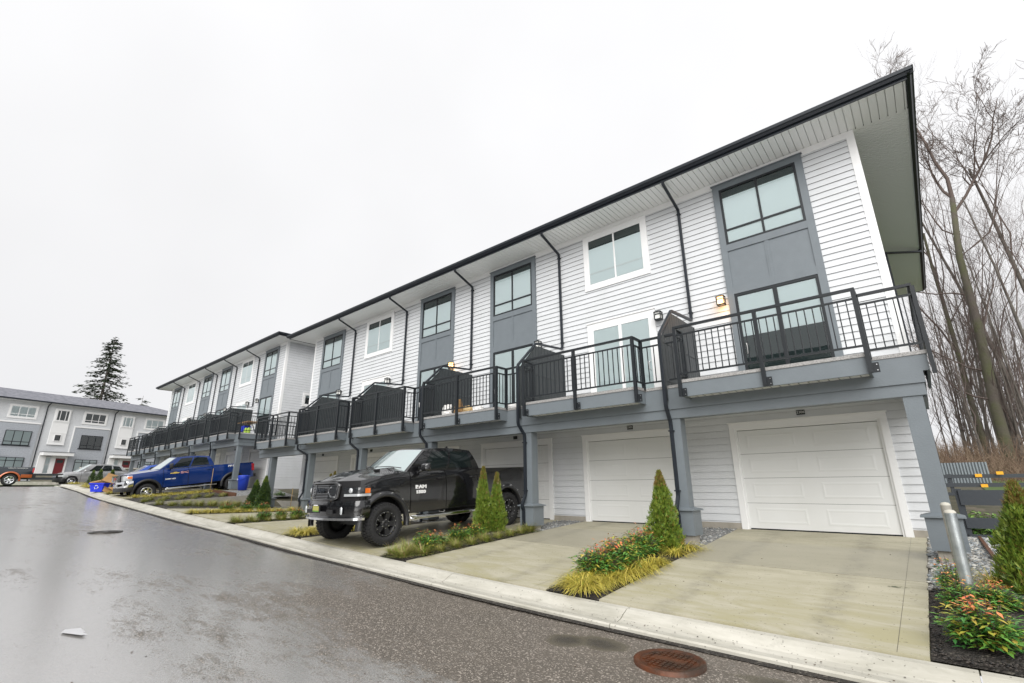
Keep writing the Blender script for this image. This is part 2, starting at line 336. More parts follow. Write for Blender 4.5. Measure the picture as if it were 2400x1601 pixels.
# dark joint filled with wet dirt along the kerb foot
jb = MB(); xs = np.arange(6, -43, -.25); jb.grid([[(q, -6.60 - .03 * random.random(), zk(q) - .034), (q, -6.515, zk(q) - .030)] for q in xs], 0, True); struct(jb.build('gutter_joint', M['mulch']))
BEDX = {0: (-.40, .9), 1: (-4.44, -3.60), 2: (-8.36, -7.55), 3: (-12.35, -11.5), 4: (-16.05, -15.4), 5: (-19.8, -19.1), 6: (-24.7, -21.9)}
def slab(name, xr, xl, y0=-5.97, y1=.0, zoff=.0, parent=None):
    b = MB(); n = 14; xs = np.linspace(xl, xr, 8); ys = np.linspace(y0, y1, n)
    for (ya, yb) in ((y0, -3.328), (-3.310, -.664), (-.646, y1)):
        ys = np.linspace(ya, yb, 6); xs = np.linspace(xl, xr, 6)
        b.grid([[(x, y, zg(x, y) + zoff) for y in ys] for x in xs], 0, False, True)
        for xe, fl in ((xl, 0), (xr, 1)): b.grid([[(xe, y, zg(xe, y) + zoff) for y in ys], [(xe, y, zg(xe, y) - .15) for y in ys]], 0, False, bool(fl))
        for ye, fl in ((ya, 1), (yb, 0)): b.grid([[(x, ye, zg(x, ye) + zoff) for x in xs], [(x, ye, zg(x, ye) - .15) for x in xs]], 0, False, bool(fl))
    return struct(b.build(name, M['drive']))
DR = [(BEDX[i][0], BEDX[i + 1][1]) for i in range(6)]
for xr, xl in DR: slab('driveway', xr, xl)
FB = [-28.5 - 3.72 * i for i in range(6)]
FAR_DR = [(-28.75, -31.75), (-32.45, -35.5), (-36.2, -39.2), (-39.9, -42.6)]
jd = MB()
for xr, xl in DR:
    for yj in (-3.319, -.655):
        xs = np.linspace(xl, xr, 6); jd.grid([[(x, y, zg(x, y) - .006) for y in (yj - .009, yj + .009)] for x in xs], 0, False, True)
    jd.grid([[(x, y, zg(x, y) + .0015) for x in (xr - .222, xr - .218)] for y in np.linspace(-5.96, -.02, 12)], 0, False)
struct(jd.build('joint_dirt', M['silt']))
for xr, xl in FAR_DR: slab('driveway', xr, xl, y1=.3)
# planting beds: mulch raised a little over the slab edges
def bed(x0, x1, y0, y1, m='mulch', h=.035, name='planting_bed'):
    n = max(2, int((x1 - x0) / .12)); k = max(4, int((y1 - y0) / .15))
    def zf(x, y):
        u = min(x - x0, x1 - x, y - y0, y1 - y); return zg(x, y) - .02 + min(h, u * .4) + .012 * random.random()
    return sheet(name, x0, x1, y0, y1, n, k, zf, M[m])
for i in range(1, 6): bed(BEDX[i][0], BEDX[i][1], -5.97, -2.2 if i > 1 else -2.35)
for i in range(1, 6): bed(BEDX[i][0], BEDX[i][1], -2.18 if i > 1 else -2.33, 0, 'gravel', .02, 'gravel_strip')
bed(-24.7, -21.9, -5.97, -1.6); bed(-24.7, -21.9, -1.58, 0, 'gravel', .02, 'gravel_strip')
bed(-27.9, -25.15, -5.97, -2.5, h=.05); bed(-28.7, -25.15, -2.45, .3, 'gravel', .03, 'gravel_strip')
bed(-.395, 9, -5.97, -3.7); bed(-.395, 9, -3.68, .6, 'gravel', .02, 'gravel_strip')
for a, b_ in ((-32.4, -31.8), (-36.15, -35.55), (-39.85, -39.25), (-50, -42.65)): bed(a, b_, -5.97, -2.2)
free_sheet('lawn', [-60, -56, -52, -48, -45], [-14, -11, -9, -7.2, -6.2, -5, -3.5], lambda x, y: 1.175 + max(0, -x - 56) * .05 + (.0 if y > -6.4 else .0), M['lawn'])
free_sheet('lawn', [1.2, 4, 8, 14, 25], [5, 9, 14, 19], lambda x, y: far_g(x, y) + .03, M['lawn'])
# ------------------------------------------------------------------ townhouse row
CW = .152
def laps(b, x0, x1, z0, z1, y, mi=0, ax=0, s=-1, t=.016):
    """lap siding on the plane y (ax 0, facing s in y) or x (ax 1): every course is a tilted board with a butt edge"""
    k = math.ceil((z0 - .001) / CW) - 1; za = k * CW; t = .021
    while za < z1 - .004:
        zb = za + CW; lo, hi = max(za, z0), min(zb, z1)
        if hi - lo > .004:
            f = lambda z: t * (1 - (z - za) / CW) + .002
            def P(a, z, d): return (a, y + s * d, z) if ax == 0 else (y + s * d, a, z)
            b.quad(P(x0, lo, f(lo)), P(x1, lo, f(lo)), P(x1, hi, f(hi)), P(x0, hi, f(hi)), mi)
            f0 = f(lo); c_ = min(lo + .022, hi)      # thin lip, then an open hollow behind it
            b.quad(P(x0, lo, f0 - .004), P(x1, lo, f0 - .004), P(x1, lo, f0), P(x0, lo, f0), mi)
            b.quad(P(x0, lo, f0 - .004), P(x0, c_, f0 - .005), P(x1, c_, f0 - .005), P(x1, lo, f0 - .004), mi)
            b.quad(P(x0, c_, -.002), P(x1, c_, -.002), P(x1, c_, f0 - .005), P(x0, c_, f0 - .005), 1); b.quad(P(x0, lo, .001), P(x1, lo, .001), P(x1, c_, .001), P(x0, c_, .001), 1)  # hollow faces take the painted shade colour, so lap lines read dark
        za = zb
def bargrid(b, x0, x1, z0, z1, y0, y1, bars_x, bars_z, w, mi=0):
    for q in bars_x: b.box(q - w / 2, q + w / 2, y0, y1, z0, z1, mi)
    for q in bars_z:
        c = [x0] + [v for v in bars_x for v in (v - w / 2, v + w / 2)] + [x1]
        for a, e in zip(c[::2], c[1::2]):
            if e - a > .01: b.box(a, e, y0 + .004, y1 - .004, q - w / 2, q + w / 2, mi)
def frame(b, x0, x1, z0, z1, w, y0, y1, mi=0, bottom=True, wb=None):
    """four butted boards"""
    b.box(x0, x0 + w, y0, y1, z0, z1, mi); b.box(x1 - w, x1, y0, y1, z0, z1, mi); b.box(x0 + w, x1 - w, y0, y1, z1 - w, z1, mi)
    if bottom: b.box(x0 + w, x1 - w, y0, y1, z0, z0 + (wb or w), mi)
def glazing(parent, x0, x1, z0, z1, y, blind_lo, blind_hi, louvre=True, slat=.05, side=.0, gl='glass', backd=.0):
    """dark room plane, white blind and pane, 12 mm apart, children of a window or door"""
    b = MB(); b.quad((x0, y, z0), (x1, y, z0), (x1, y, z1), (x0, y, z1)); b.build('room', M['interior'], parent)
    if blind_hi > blind_lo:
        b = MB(); z = blind_hi; b.box(x0, x1, y - .014, y - .004, blind_hi - .03, blind_hi)
        z -= .03
        while z > blind_lo:
            lo = max(blind_lo, z - slat); b.quad((x0, y - .006, lo), (x1, y - .006, lo), (x1, y - .012, z), (x0, y - .012, z)); b.quad((x0, y - .012, lo), (x1, y - .012, lo), (x1, y - .006, lo), (x0, y - .006, lo)); z -= slat
        b.build('blind', M['blind'], parent)
    b = MB(); b.quad((x0, y - .018, z0), (x1, y - .018, z0), (x1, y - .018, z1), (x0, y - .018, z1)); b.build('pane', M[gl], parent)
def lamp(parent, x, z, lit):
    b = MB(); b.box(x - .05, x + .05, -.05, -.018, z - .06, z + .10); b.box(x - .015, x + .015, -.12, -.05, z + .085, z + .105)
    cx, cy = x, -.15; h = .085
    b.add([(cx - h - .02, cy - h - .02, z + .10), (cx + h + .02, cy - h - .02, z + .10), (cx + h + .02, cy + h, z + .10), (cx - h - .02, cy + h, z + .10), (cx - .03, cy - .03, z + .14), (cx + .03, cy - .03, z + .14), (cx + .03, cy + .02, z + .14), (cx - .03, cy + .02, z + .14)],
          [(0, 3, 2, 1), (4, 5, 6, 7), (0, 1, 5, 4), (1, 2, 6, 5), (2, 3, 7, 6), (3, 0, 4, 7)])
    for sx in (-1, 1):
        for sy in (-1, 1): b.box(cx + sx * h - .009, cx + sx * h + .009, cy + sy * (h - .015) - .009, cy + sy * (h - .015) + .009, z - .10, z + .10)
    for zz in (z - .10, z + .035):
        for sy in (-1, 1): b.box(cx - h + .009, cx + h - .009, cy + sy * (h - .015) - .007, cy + sy * (h - .015) + .007, zz - .008, zz + .008)
        for sx in (-1, 1): b.box(cx + sx * h - .007, cx + sx * h + .007, cy - h + .025, cy + h - .025, zz - .008, zz + .008)
    b.box(cx - h, cx + h, cy - h + .016, cy + h - .016, z - .125, z - .108)
    o = b.build('wall_lamp', M['black'], parent)
    g = MB(); g.box(cx - h + .02, cx + h - .02, cy - h + .03, cy + h - .03, z - .095, z + .095); g.build('lamp_glass', M['lit'] if lit else M['lampglass'], o)
    if lit:
        l = bpy.data.lights.new('wall_lamp_bulb', 'POINT'); l.energy = 1.6; l.color = (1, .55, .22); l.shadow_soft_size = .05
        lo = bpy.data.objects.new('wall_lamp_bulb', l); C.objects.link(lo); lo.parent = parent; lo.location = (cx, cy, z - .20)
def text(s, size, m, parent, name, loc, rot, depth=.004, sx=1, bold=0):
    cu = bpy.data.curves.new('t', 'FONT'); cu.body = s; cu.size = size; cu.extrude = depth; cu.align_x = 'CENTER'; cu.align_y = 'CENTER'; cu.offset = bold
    t = bpy.data.objects.new('t', cu); C.objects.link(t)
    me = bpy.data.meshes.new_from_object(t.evaluated_get(bpy.context.evaluated_depsgraph_get())); bpy.data.objects.remove(t)
    me.materials.clear(); me.materials.append(m)
    o = bpy.data.objects.new(name, me); C.objects.link(o); o.parent = parent; o.location = loc; o.rotation_euler = rot; o.scale = (sx, 1, 1); return o
def rail_run(b, pb, A, B, posts, bal=True, z0=2.98, zt=4.02):
    """railing from A to B (x, y): top rail, sub rail, bottom rail, balusters; posts at the given fractions go down the fascia"""
    A, B = Vector((*A, 0)), Vector((*B, 0)); d = (B - A); ln = d.length; d.normalize(); n = Vector((-d.y, d.x, 0))
    def bar(s0, s1, z, w, h):
        p, q = A + d * s0, A + d * s1; o = n * w / 2
        vs = [p + o, p - o, q - o, q + o]; b.add([(v.x, v.y, z - h / 2) for v in vs] + [(v.x, v.y, z + h / 2) for v in vs], [(0, 1, 2, 3), (7, 6, 5, 4), (0, 4, 5, 1), (1, 5, 6, 2), (2, 6, 7, 3), (3, 7, 4, 0)])
    bar(-.02, ln + .02, zt, .058, .045); bar(0, ln, zt - .165, .03, .032); bar(0, ln, z0 + .07, .03, .032)
    if bal:
        k = max(1, int(ln / .118))
        for i in range(1, k): 
            p = A + d * (ln * i / k); w = .0085
            b.add([(p.x + sx * w, p.y + sy * w, z) for z in (z0 + .086, zt - .181) for sx, sy in ((-1, -1), (1, -1), (1, 1), (-1, 1))], [(0, 1, 5, 4), (1, 2, 6, 5), (2, 3, 7, 6), (3, 0, 4, 7)])
    for f, base in posts:
        p = A + d * (ln * f); w = .032
        q = MB(); pb.append(q); q.box(p.x - w, p.x + w, p.y - w, p.y + w, base, zt - .024)
        if base < 2.8:
            q.box(p.x + w, p.x + w + .085, p.y + .012, p.y + .024, base, base + .16)
            for zz in (base + .035, base + .125): q.box(p.x + w + .05, p.x + w + .066, p.y + .004, p.y + .012, zz - .008, zz + .008, 1)
YB, YP = -2.10, -2.50       # recessed and projecting deck edge
def make_row(root, name, dark_end, lit, numbers, postx):
    W_ = 4.0; n = 6; XL = -24.0
    # upper walls
    b = MB(); laps(b, XL, -.13, 2.95, 8.56, 0); laps(b, XL, -.0, 2.95, 8.56, 12.0, 0, 0, 1)
    b.quad((XL, 0, 2.9), (0, 0, 2.9), (0, 0, 8.56), (XL, 0, 8.56)); b.build('wall', [M['white'], M['lapshade']], root)
    b = MB(); x0 = -.004
    laps(b, 0.12 if not dark_end else .14, 12.0, -.2 if dark_end else -.25, 8.56, x0, 0, 1, 1); b.quad((x0, .0, -.3), (x0, 12, -.3), (x0, 12, 8.56), (x0, 0, 8.56))
    b.build('end_wall', [M['greydk'] if dark_end else M['white'], M['lapshade']], root)
    b = MB(); laps(b, 0, 12.0, -.2, 8.56, XL + .004, 0, 1, -1); b.quad((XL, 12, -.3), (XL, 0, -.3), (XL, 0, 8.56), (XL, 12, 8.56)); b.build('end_wall', [M['white'], M['lapshade']], root)
    b = MB(); b.box(-.13, .022, -.024, -.002, 2.95, 8.56); b.box(.001, .022, -.002, .13, 2.95, 8.56); b.box(XL - .02, XL + .10, -.022, -.002, 2.95, 8.56); b.box(XL, -.13, -.03, -.002, 8.40, 8.56)
    b.build('corner_trim', M['trim'], root)
    # roof, soffit with grooved boards, fascia and gutter
    ze = 8.56; ox = 1.0; oy = -1.0
    b = MB(); x = XL - ox; wv = .145
    while x < ox - .001:
        xe = min(ox, x + wv); xm = xe - .014
        b.quad((x, oy, ze), (x, 0, ze), (xm, 0, ze), (xm, oy, ze)); b.quad((xm, oy, ze), (xm, 0, ze), (xm, 0, ze + .035), (xm, oy, ze + .035)); b.quad((xm, oy, ze + .035), (xm, 0, ze + .035), (xe, 0, ze + .035), (xe, oy, ze + .035)); b.quad((xe, oy, ze), (xe, 0, ze), (xe, 0, ze + .035), (xe, oy, ze + .035)); x = xe
    for xa, xb in ((0, ox), (XL - ox, XL)):
        y = 0.
        while y < 13.2:
            ye = min(13.2, y + .10); ym = ye - .010
            b.quad((xa, y, ze), (xa, ym, ze), (xb, ym, ze), (xb, y, ze)); b.quad((xa, ym, ze), (xa, ym, ze + .035), (xb, ym, ze + .035), (xb, ym, ze)); b.quad((xa, ym, ze + .035), (xa, ye, ze + .035), (xb, ye, ze + .035), (xb, ym + .01, ze + .035)); b.quad((xa, ye, ze), (xa, ye, ze + .035), (xb, ye, ze + .035), (xb, ye, ze)); y = ye
    b.build('soffit', M['soffit'], root)
    b = MB()
    b.box(XL - ox - .02, ox + .02, oy - .022, oy, ze - .02, ze + .15); b.box(ox, ox + .022, oy, 13.2, ze - .02, ze + .15); b.box(XL - ox - .022, XL - ox, oy, 13.2, ze - .02, ze + .15); b.box(XL - ox - .02, ox + .02, 13.2, 13.22, ze - .02, ze + .15)
    b.build('fascia', M['gutter'], root)
    b = MB(); pr = [(-.004, .04), (-.05, .04), (-.085, .09), (-.115, .10), (-.12, .17), (-.105, .175), (-.004, .16)]
    P = [(ox + .12, 1), (XL - ox - .12, 1)]
    b.grid([[(X - (0 if k else 0), oy - .022 + a, ze + c) for a, c in pr] for k, X in enumerate((XL - ox - .1, ox + .12))], 0, False, False)
    b.grid([[(ox + .022 - a, Y, ze + c) for a, c in pr] for Y in (oy - .14, 13.3)], 0, False, False)
    b.grid([[(XL - ox - .022 + a, Y, ze + c) for a, c in pr] for Y in (oy - .14, 13.3)], 0, False, True)
    b.build('gutter', M['gutter'], root)
    b = MB(); e0, e1, f0, f1 = XL - ox - .06, ox + .06, oy - .06, 13.26; zr = ze + .17; yr = (f0 + f1) / 2; zt = zr + 1.25; hx = 7.0
    A, B_, C_, D_, E_, F_ = (e0, f0, zr), (e1, f0, zr), (e1, f1, zr), (e0, f1, zr), (e1 - hx, yr, zt), (e0 + hx, yr, zt)
    b.quad(A, B_, E_, F_); b.add([B_, C_, E_], [(0, 1, 2)]); b.quad(C_, D_, F_, E_); b.add([D_, A, F_], [(0, 1, 2)]); b.quad(A, D_, C_, B_); b.build('roof', M['roof'], root)
    # carport ceiling, garage wall, beam
    b = MB(); x = XL
    while x < -.01:
        xe = min(0, x + .15); b.quad((x, YB + .05, 2.6), (x, 0, 2.6), (xe - .008, 0, 2.6), (xe - .008, YB + .05, 2.6)); b.quad((xe - .008, YB + .05, 2.612), (xe - .008, 0, 2.612), (xe, 0, 2.612), (xe, YB + .05, 2.612)); x = xe
    b.build('carport_ceiling', M['soffit'], root)
    b = MB(); c = [XL]
    for i in range(n - 1, -1, -1): c += [-3.5 - W_ * i, -.57 - W_ * i]
    c.append(-.0)
    for a, e in zip(c[::2], c[1::2]): laps(b, a, e, .12, 2.6, 0)
    for i in range(n): laps(b, -3.5 - W_ * i, -.57 - W_ * i, 2.27, 2.6, 0)
    b.build('garage_wall', [M['white'], M['lapshade']], root)
    for a, e in zip(c[::2], c[1::2]): b = MB(); b.box(a + .001, e - .001, -.012, .05, -.2, .12); b.build('foundation', M['concretefoot'], root)
    b = MB(); x1b = .10; b.box(XL - .1, x1b, YB, YB + .05, 2.44, 2.876); b.box(XL - .1, x1b - .02, YB + .03, YB + .08, 2.25, 2.44); b.box(XL - .1, x1b - .04, YB + .08, YB + .26, 2.25, 2.59)
    b.box(x1b - .05, x1b, YB + .05, .0, 2.44, 2.876); b.box(x1b - .09, x1b - .02, YB + .08, 0, 2.25, 2.44)
    b.build('beam', M['grey'], root)
    # decks
    for i in range(n):
        xr = -W_ * i; b = MB(); a0, a1 = xr - 3.57, xr - .52
        xe = .2 if i == 0 else xr + .0
        b.box(xr - W_ + .001, xe, YB - .0, -.03, 2.878, 2.925, 1); b.box(a0, a1, YP, YB - .001, 2.878, 2.925, 1)
        for (p, q, y) in ((xr - W_ + .001, a0 - .004, YB - .012), (a0 - .012, a1 + .012, YP - .012), (a1 + .004, xe + .01, YB - .012)):
            b.box(p, q, y, y + .011, 2.880, 2.940, 0)
        for xx in (a0 - .012, a1 + .001): b.box(xx, xx + .011, YP, YB - .013, 2.880, 2.940, 0)
        o = b.build('deck', [M['drip'], M['deckfloor']], root)
        b = MB(); b.box(a0, a1, YP + .004, YP + .05, 2.60, 2.876); b.box(a0, a0 + .04, YP + .05, YB - .002, 2.60, 2.876); b.box(a1 - .04, a1, YP + .05, YB - .002, 2.60, 2.876)
        if i == 0: b.box(x1b, .19, YB + .004, YB + .05, 2.62, 2.876); b.box(.15, .19, YB + .05, -.05, 2.62, 2.876)
        b.build('deck_fascia', M['grey'], root)
        b = MB(); x = a0 + .04
        while x < a1 - .05:
            xx = min(a1 - .04, x + .15); b.quad((x, YP + .05, 2.63), (x, YB, 2.63), (xx - .012, YB, 2.63), (xx - .012, YP + .05, 2.63)); b.quad((xx - .012, YP + .05, 2.645), (xx - .012, YB, 2.645), (xx, YB, 2.645), (xx, YP + .05, 2.645)); x = xx
        b.build('deck_soffit', M['soffit'], root)
        # railing
        b = MB(); pb = []; yf, yr_ = YP - .045, YB - .045
        rail_run(b, pb, (a0, yf), (a1, yf), ((0, 2.60), (.5, 2.60), (1, 2.60)))
        rail_run(b, pb, (a1, yf), (a1, yr_), ()); rail_run(b, pb, (a0, yr_), (a0, yf), ())
        if i == 0:
            rail_run(b, pb, (a1, yr_), (.2, yr_), ((0, 2.9),)); rail_run(b, pb, (.2, yr_), (.2, -.1), ((1, 2.9),))
            q = MB(); pb.append(q); q.box(.205, .26, YB - .09, YB - .03, 2.55, 3.99)
        else: rail_run(b, pb, (a1, yr_), (xr - .07, yr_), ((0, 2.9),))
        if i < n - 1: rail_run(b, pb, (xr - W_ + .07, yr_), (a0, yr_), ((1, 2.9),))
        else: rail_run(b, pb, (xr - W_ + .0, yr_), (a0, yr_), ((0, 2.62), (1, 2.9))); rail_run(b, pb, (xr - W_, -.1), (xr - W_, yr_), ())
        o = b.build('railing', M['black'], root); [q.build('railing_post', [M['black'], M['steel']], o) for q in pb]
        # windows and doors
        if i in (0, 2, 3, 5):
            x0, x1 = xr - 3.09, xr - 1.03; b = MB()
            b.box(x0, x0 + .15, -.075, -.001, 2.95, 8.43); b.box(x1 - .15, x1, -.075, -.001, 2.95, 8.43); b.box(x0 + .15, x1 - .15, -.075, -.001, 8.28, 8.43); b.box(x0 - .03, x1 + .03, -.10, -.001, 8.431, 8.455)
            b.box(x0 + .15, x1 - .15, -.072, -.001, 6.52, 6.70); b.box(x0 + .15, x1 - .15, -.072, -.001, 5.37, 5.56); b.box(x0 + .15, x1 - .15, -.045, -.001, 5.56, 6.52)
            xm = (x0 + x1) / 2; b.box(xm - .05, xm + .05, -.060, -.045, 5.56, 6.52); b.box(xm - .012, xm + .012, -.066, -.060, 5.56, 6.52); b.box(x0 + .15, x1 - .15, -.056, -.045, 5.56, 5.66)
            b.build('wall_panel', M['grey'], root)
            wx0, wx1 = x0 + .15, x1 - .15
            b = MB(); frame(b, wx0, wx1, 6.70, 8.28, .055, -.068, -.020); bargrid(b, wx0 + .055, wx1 - .055, 6.755, 8.225, -.066, -.022, [(wx0 + wx1) / 2], [7.10], .05)
            w = b.build('window', M['black'], root); glazing(w, wx0 + .055, wx1 - .055, 6.755, 8.225, -.028, 6.755, [8.02, 8.06, 8.05, 7.93, 8.09, 7.99][i])
            b = MB(); frame(b, wx0, wx1, 2.955, 5.36, .06, -.068, -.020); b.box((wx0 + wx1) / 2 - .045, (wx0 + wx1) / 2 + .045, -.066, -.022, 3.015, 5.30)
            w = b.build('sliding_door', M['black'], root); glazing(w, wx0 + .06, wx1 - .06, 3.015, 5.30, -.028, [4.28, 3.2, 3.1, 3.3, 3.1, 3.4][i], 5.29)
            b = MB(); hx_ = wx0 + .10; b.tube([(hx_, -.068, 3.85), (hx_ + .03, -.12, 3.90), (hx_ + .03, -.12, 4.05), (hx_, -.068, 4.10)], .012, 6); b.build('handle', M['text'], w)
        else:
            x0, x1 = xr - 3.12, xr - 1.0; b = MB(); frame(b, x0, x1, 6.59, 8.42, .14, -.050, -.001); b.box(x0 - .02, x1 + .02, -.075, -.001, 8.421, 8.445)
            wx0, wx1 = x0 + .14, x1 - .14; frame(b, wx0, wx1, 6.73, 8.28, .05, -.045, -.018); bargrid(b, wx0 + .05, wx1 - .05, 6.78, 8.23, -.043, -.02, [(wx0 + wx1) / 2], [7.12], .05)
            w = b.build('window', M['trim'], root); glazing(w, wx0 + .05, wx1 - .05, 6.78, 8.23, -.0245, 6.78, 7.95)
            b = MB(); b.box(x0, x0 + .14, -.05, -.001, 2.955, 5.52); b.box(x1 - .14, x1, -.05, -.001, 2.955, 5.52); b.box(x0 + .14, x1 - .14, -.05, -.001, 5.36, 5.52); b.box(x0 - .02, x1 + .02, -.075, -.001, 5.521, 5.545)
            frame(b, wx0, wx1, 2.955, 5.36, .06, -.046, -.018); b.box((wx0 + wx1) / 2 - .05, (wx0 + wx1) / 2 + .05, -.044, -.02, 3.015, 5.30)
            w = b.build('sliding_door', M['trim'], root); glazing(w, wx0 + .06, wx1 - .06, 3.015, 5.30, -.0245, 3.05, 5.29, slat=.045)
            b = MB(); hx_ = wx1 - .10; b.tube([(hx_, -.046, 3.85), (hx_ - .03, -.10, 3.90), (hx_ - .03, -.10, 4.05), (hx_, -.046, 4.10)], .012, 6); b.build('handle', M['trim'], w)
        lx = xr + [-3.24, -.86, -.91, -1.02 + .0, -1.02, -.93][i]
        lamp(root, lx, 5.25, i in lit)
        # garage door
        x0, x1 = xr - 3.50, xr - .57; b = MB()
        b.box(x0, x0 + .12, -.045, .06, -.01, 2.27); b.box(x1 - .12, x1, -.045, .06, -.01, 2.27); b.box(x0 + .12, x1 - .12, -.045, .06, 2.15, 2.27); b.box(x0 - .02, x1 + .02, -.075, -.001, 2.271, 2.292)
        b.box(x0 + .12, x0 + .16, -.02, .06, -.005, 2.15); b.box(x1 - .16, x1 - .12, -.02, .06, -.005, 2.15); b.box(x0 + .16, x1 - .16, -.02, .06, 2.11, 2.15)
        fr = b.build('garage_door', M['trim'], root)
        b = MB(); g0, g1 = x0 + .16, x1 - .16; hs_ = 2.08 / 4
        b.box(g0, g1, .03, .05, .0, .025, 1)
        for r in range(4):
            za, zb = .025 + r * hs_, .025 + (r + 1) * hs_ - .006; b.box(g0, g1, .012, .05, za, zb); b.box(g0, g1, .016, .05, zb, zb + .006, 1)
            pw = (g1 - g0) / 2
            for k in range(2):
                pa, pb_ = g0 + k * pw + .16, g0 + (k + 1) * pw - .16; z0_, z1_ = za + .10, zb - .09; rw = .035
                for (u0, u1, w0, w1, up_) in ((pa, pb_, z0_, z1_, 0),):
                    b.grid([[(u0, .011, w0), (u1, .011, w0)], [(u0 + rw, .0065, w0 + rw), (u1 - rw, .0065, w0 + rw)]], 0, False); b.grid([[(u1, .011, w1), (u0, .011, w1)], [(u1 - rw, .0065, w1 - rw), (u0 + rw, .0065, w1 - rw)]], 0, False)
                    b.grid([[(u0, .011, w1), (u0, .011, w0)], [(u0 + rw, .0065, w1 - rw), (u0 + rw, .0065, w0 + rw)]], 0, False); b.grid([[(u1, .011, w0), (u1, .011, w1)], [(u1 - rw, .0065, w0 + rw), (u1 - rw, .0065, w1 - rw)]], 0, False)
                    v = rw + .03; b.grid([[(u0 + v, .010, w0 + v), (u1 - v, .010, w0 + v)], [(u0 + v, .010, w1 - v), (u1 - v, .010, w1 - v)]], 0, False)
                    b.grid([[(u0 + rw, .0065, w0 + rw), (u1 - rw, .0065, w0 + rw)], [(u0 + v, .010, w0 + v), (u1 - v, .010, w0 + v)]], 0, False); b.grid([[(u1 - rw, .0065, w1 - rw), (u0 + rw, .0065, w1 - rw)], [(u1 - v, .010, w1 - v), (u0 + v, .010, w1 - v)]], 0, False)
                    b.grid([[(u0 + rw, .0065, w1 - rw), (u0 + rw, .0065, w0 + rw)], [(u0 + v, .010, w1 - v), (u0 + v, .010, w0 + v)]], 0, False); b.grid([[(u1 - rw, .0065, w0 + rw), (u1 - rw, .0065, w1 - rw)], [(u1 - v, .010, w0 + v), (u1 - v, .010, w1 - v)]], 0, False)
        b.build('door_leaf', [M['garage'], M['black']], fr)
        b = MB(); b.box(xr - 2.08, xr - 1.92, -.035, -.018, 2.35, 2.45); pl = b.build('house_number', M['black'], root)
        if numbers and i < len(numbers) and numbers[i]: text(numbers[i], .075, M['text'], pl, 'digits', (xr - 2.0, -.037, 2.40), (R(90), 0, 0), .001)
    # posts
    for i, px in enumerate(postx):
        x0, x1, y0, y1 = px - .25, px, -2.045, -1.795; b = MB(); b.box(x0, x1, y0, y1, .50, 2.25)
        p = b.build('post', M['grey'], root)
        b = MB(); b.box(x0 - .085, x1 + .085, y0 - .085, y1 + .085, .0, .45); b.build('post_base', M['grey'], p)
        b = MB(); b.box(x0 - .13, x1 + .13, y0 - .13, y1 + .13, .45, .475); b.add([(x0 - .13, y0 - .13, .475), (x1 + .13, y0 - .13, .475), (x1 + .13, y1 + .13, .475), (x0 - .13, y1 + .13, .475), (x0 - .01, y0 - .01, .51), (x1 + .01, y0 - .01, .51), (x1 + .01, y1 + .01, .51), (x0 - .01, y1 + .01, .51)], [(0, 1, 5, 4), (1, 2, 6, 5), (2, 3, 7, 6), (3, 0, 4, 7), (4, 5, 6, 7)]); b.build('post_cap', M['grey'], p)
        b = MB(); b.box(x0 - .03, x1 + .03, y0 - .03, y1 + .03, -.30, -.0); b.build('footing', M['concretefoot'], p)
    # screens and downspouts on every party line
    for i in range(1, n):
        x = -W_ * i - .03; xp = postx[i] - .19
        b = MB(); y = -2.13
        while y < -.06:
            ye = min(-.04, y + .14); zt_ = lambda q: 3.98 + (q + 2.16) * 1.05 if q < -1.42 else 4.76
            for (yy0, yy1) in ((y, ye - .012),):
                b.add([(x + sx, q, z) for sx in (-.016, .016) for q, z in ((yy0, 2.96), (yy1, 2.96), (yy1, zt_(yy1)), (yy0, zt_(yy0)))], [(0, 3, 2, 1), (4, 5, 6, 7), (0, 1, 5, 4), (2, 3, 7, 6), (1, 2, 6, 5), (3, 0, 4, 7)])
            y = ye
        b.box(x - .028, x + .028, -2.19, -2.14, 2.62, 3.99); b.box(x - .028, x + .028, -.04, -.018, 2.96, 4.76)
        for zz in (3.05, 3.9): b.box(x - .026, x + .026, -2.13, -.05, zz, zz + .07)
        b.build('privacy_screen', M['screen'], root)
        b = MB(); pth = [(x, -1.0, 8.60), (x, -.98, 8.50), (x, -.075, 8.16), (x, -.075, 5.02), (x, -.12, 4.94), (x, -1.40, 4.83), (x, -2.20, 4.07), (x, -2.24, 3.95), (x, -2.24, 2.52), (x, -2.22, 2.45), (xp, -2.10, 2.20), (xp, -2.085, 2.10), (xp, -2.085, .78), (xp, -2.09, .72), (xp, -2.21, .50), (xp, -2.21, .42), (xp, -2.165, .36), (xp, -2.165, -.12)]
        b.tube(pth, .046, 4, 0, (1, 0, 0), rot=pi / 4, flat=.8)
        for zz in (8.02, 5.15): b.box(x - .05, x + .05, -.11, -.016, zz - .012, zz + .012)
        for zz in (2.0, .82): b.box(xp - .055, xp + .055, -2.125, -2.05, zz - .012, zz + .012)
        b.build('downspout', M['gutter'], root)
    if dark_end:
        b = MB(); b.tube([(1.0, 8.45, 8.60), (1.0, 8.43, 8.48), (.08, 7.3, 8.30), (.07, 7.3, 2.0)], .046, 4, 0, (0, 0, 1), rot=pi / 4); b.build('downspout', M['gutter'], root)
    else:
        b = MB(); frame(b, 2.0, 2.75, 4.75, 5.6, .12, -.05, -.001); frame(b, 2.12, 2.63, 4.87, 5.48, .04, -.045, -.015); w = b.build('window', M['trim'], root)
        w.rotation_euler = (0, 0, R(90)); w.location = (0, 0, 0); w.location.x = .02; w.location.y = -.6
        glazing(w, 2.16, 2.59, 4.91, 5.44, -.024, 5.3, 5.43)
PX = [.02, -3.84, -7.75, -11.68, -15.5, -19.25, -22.75]
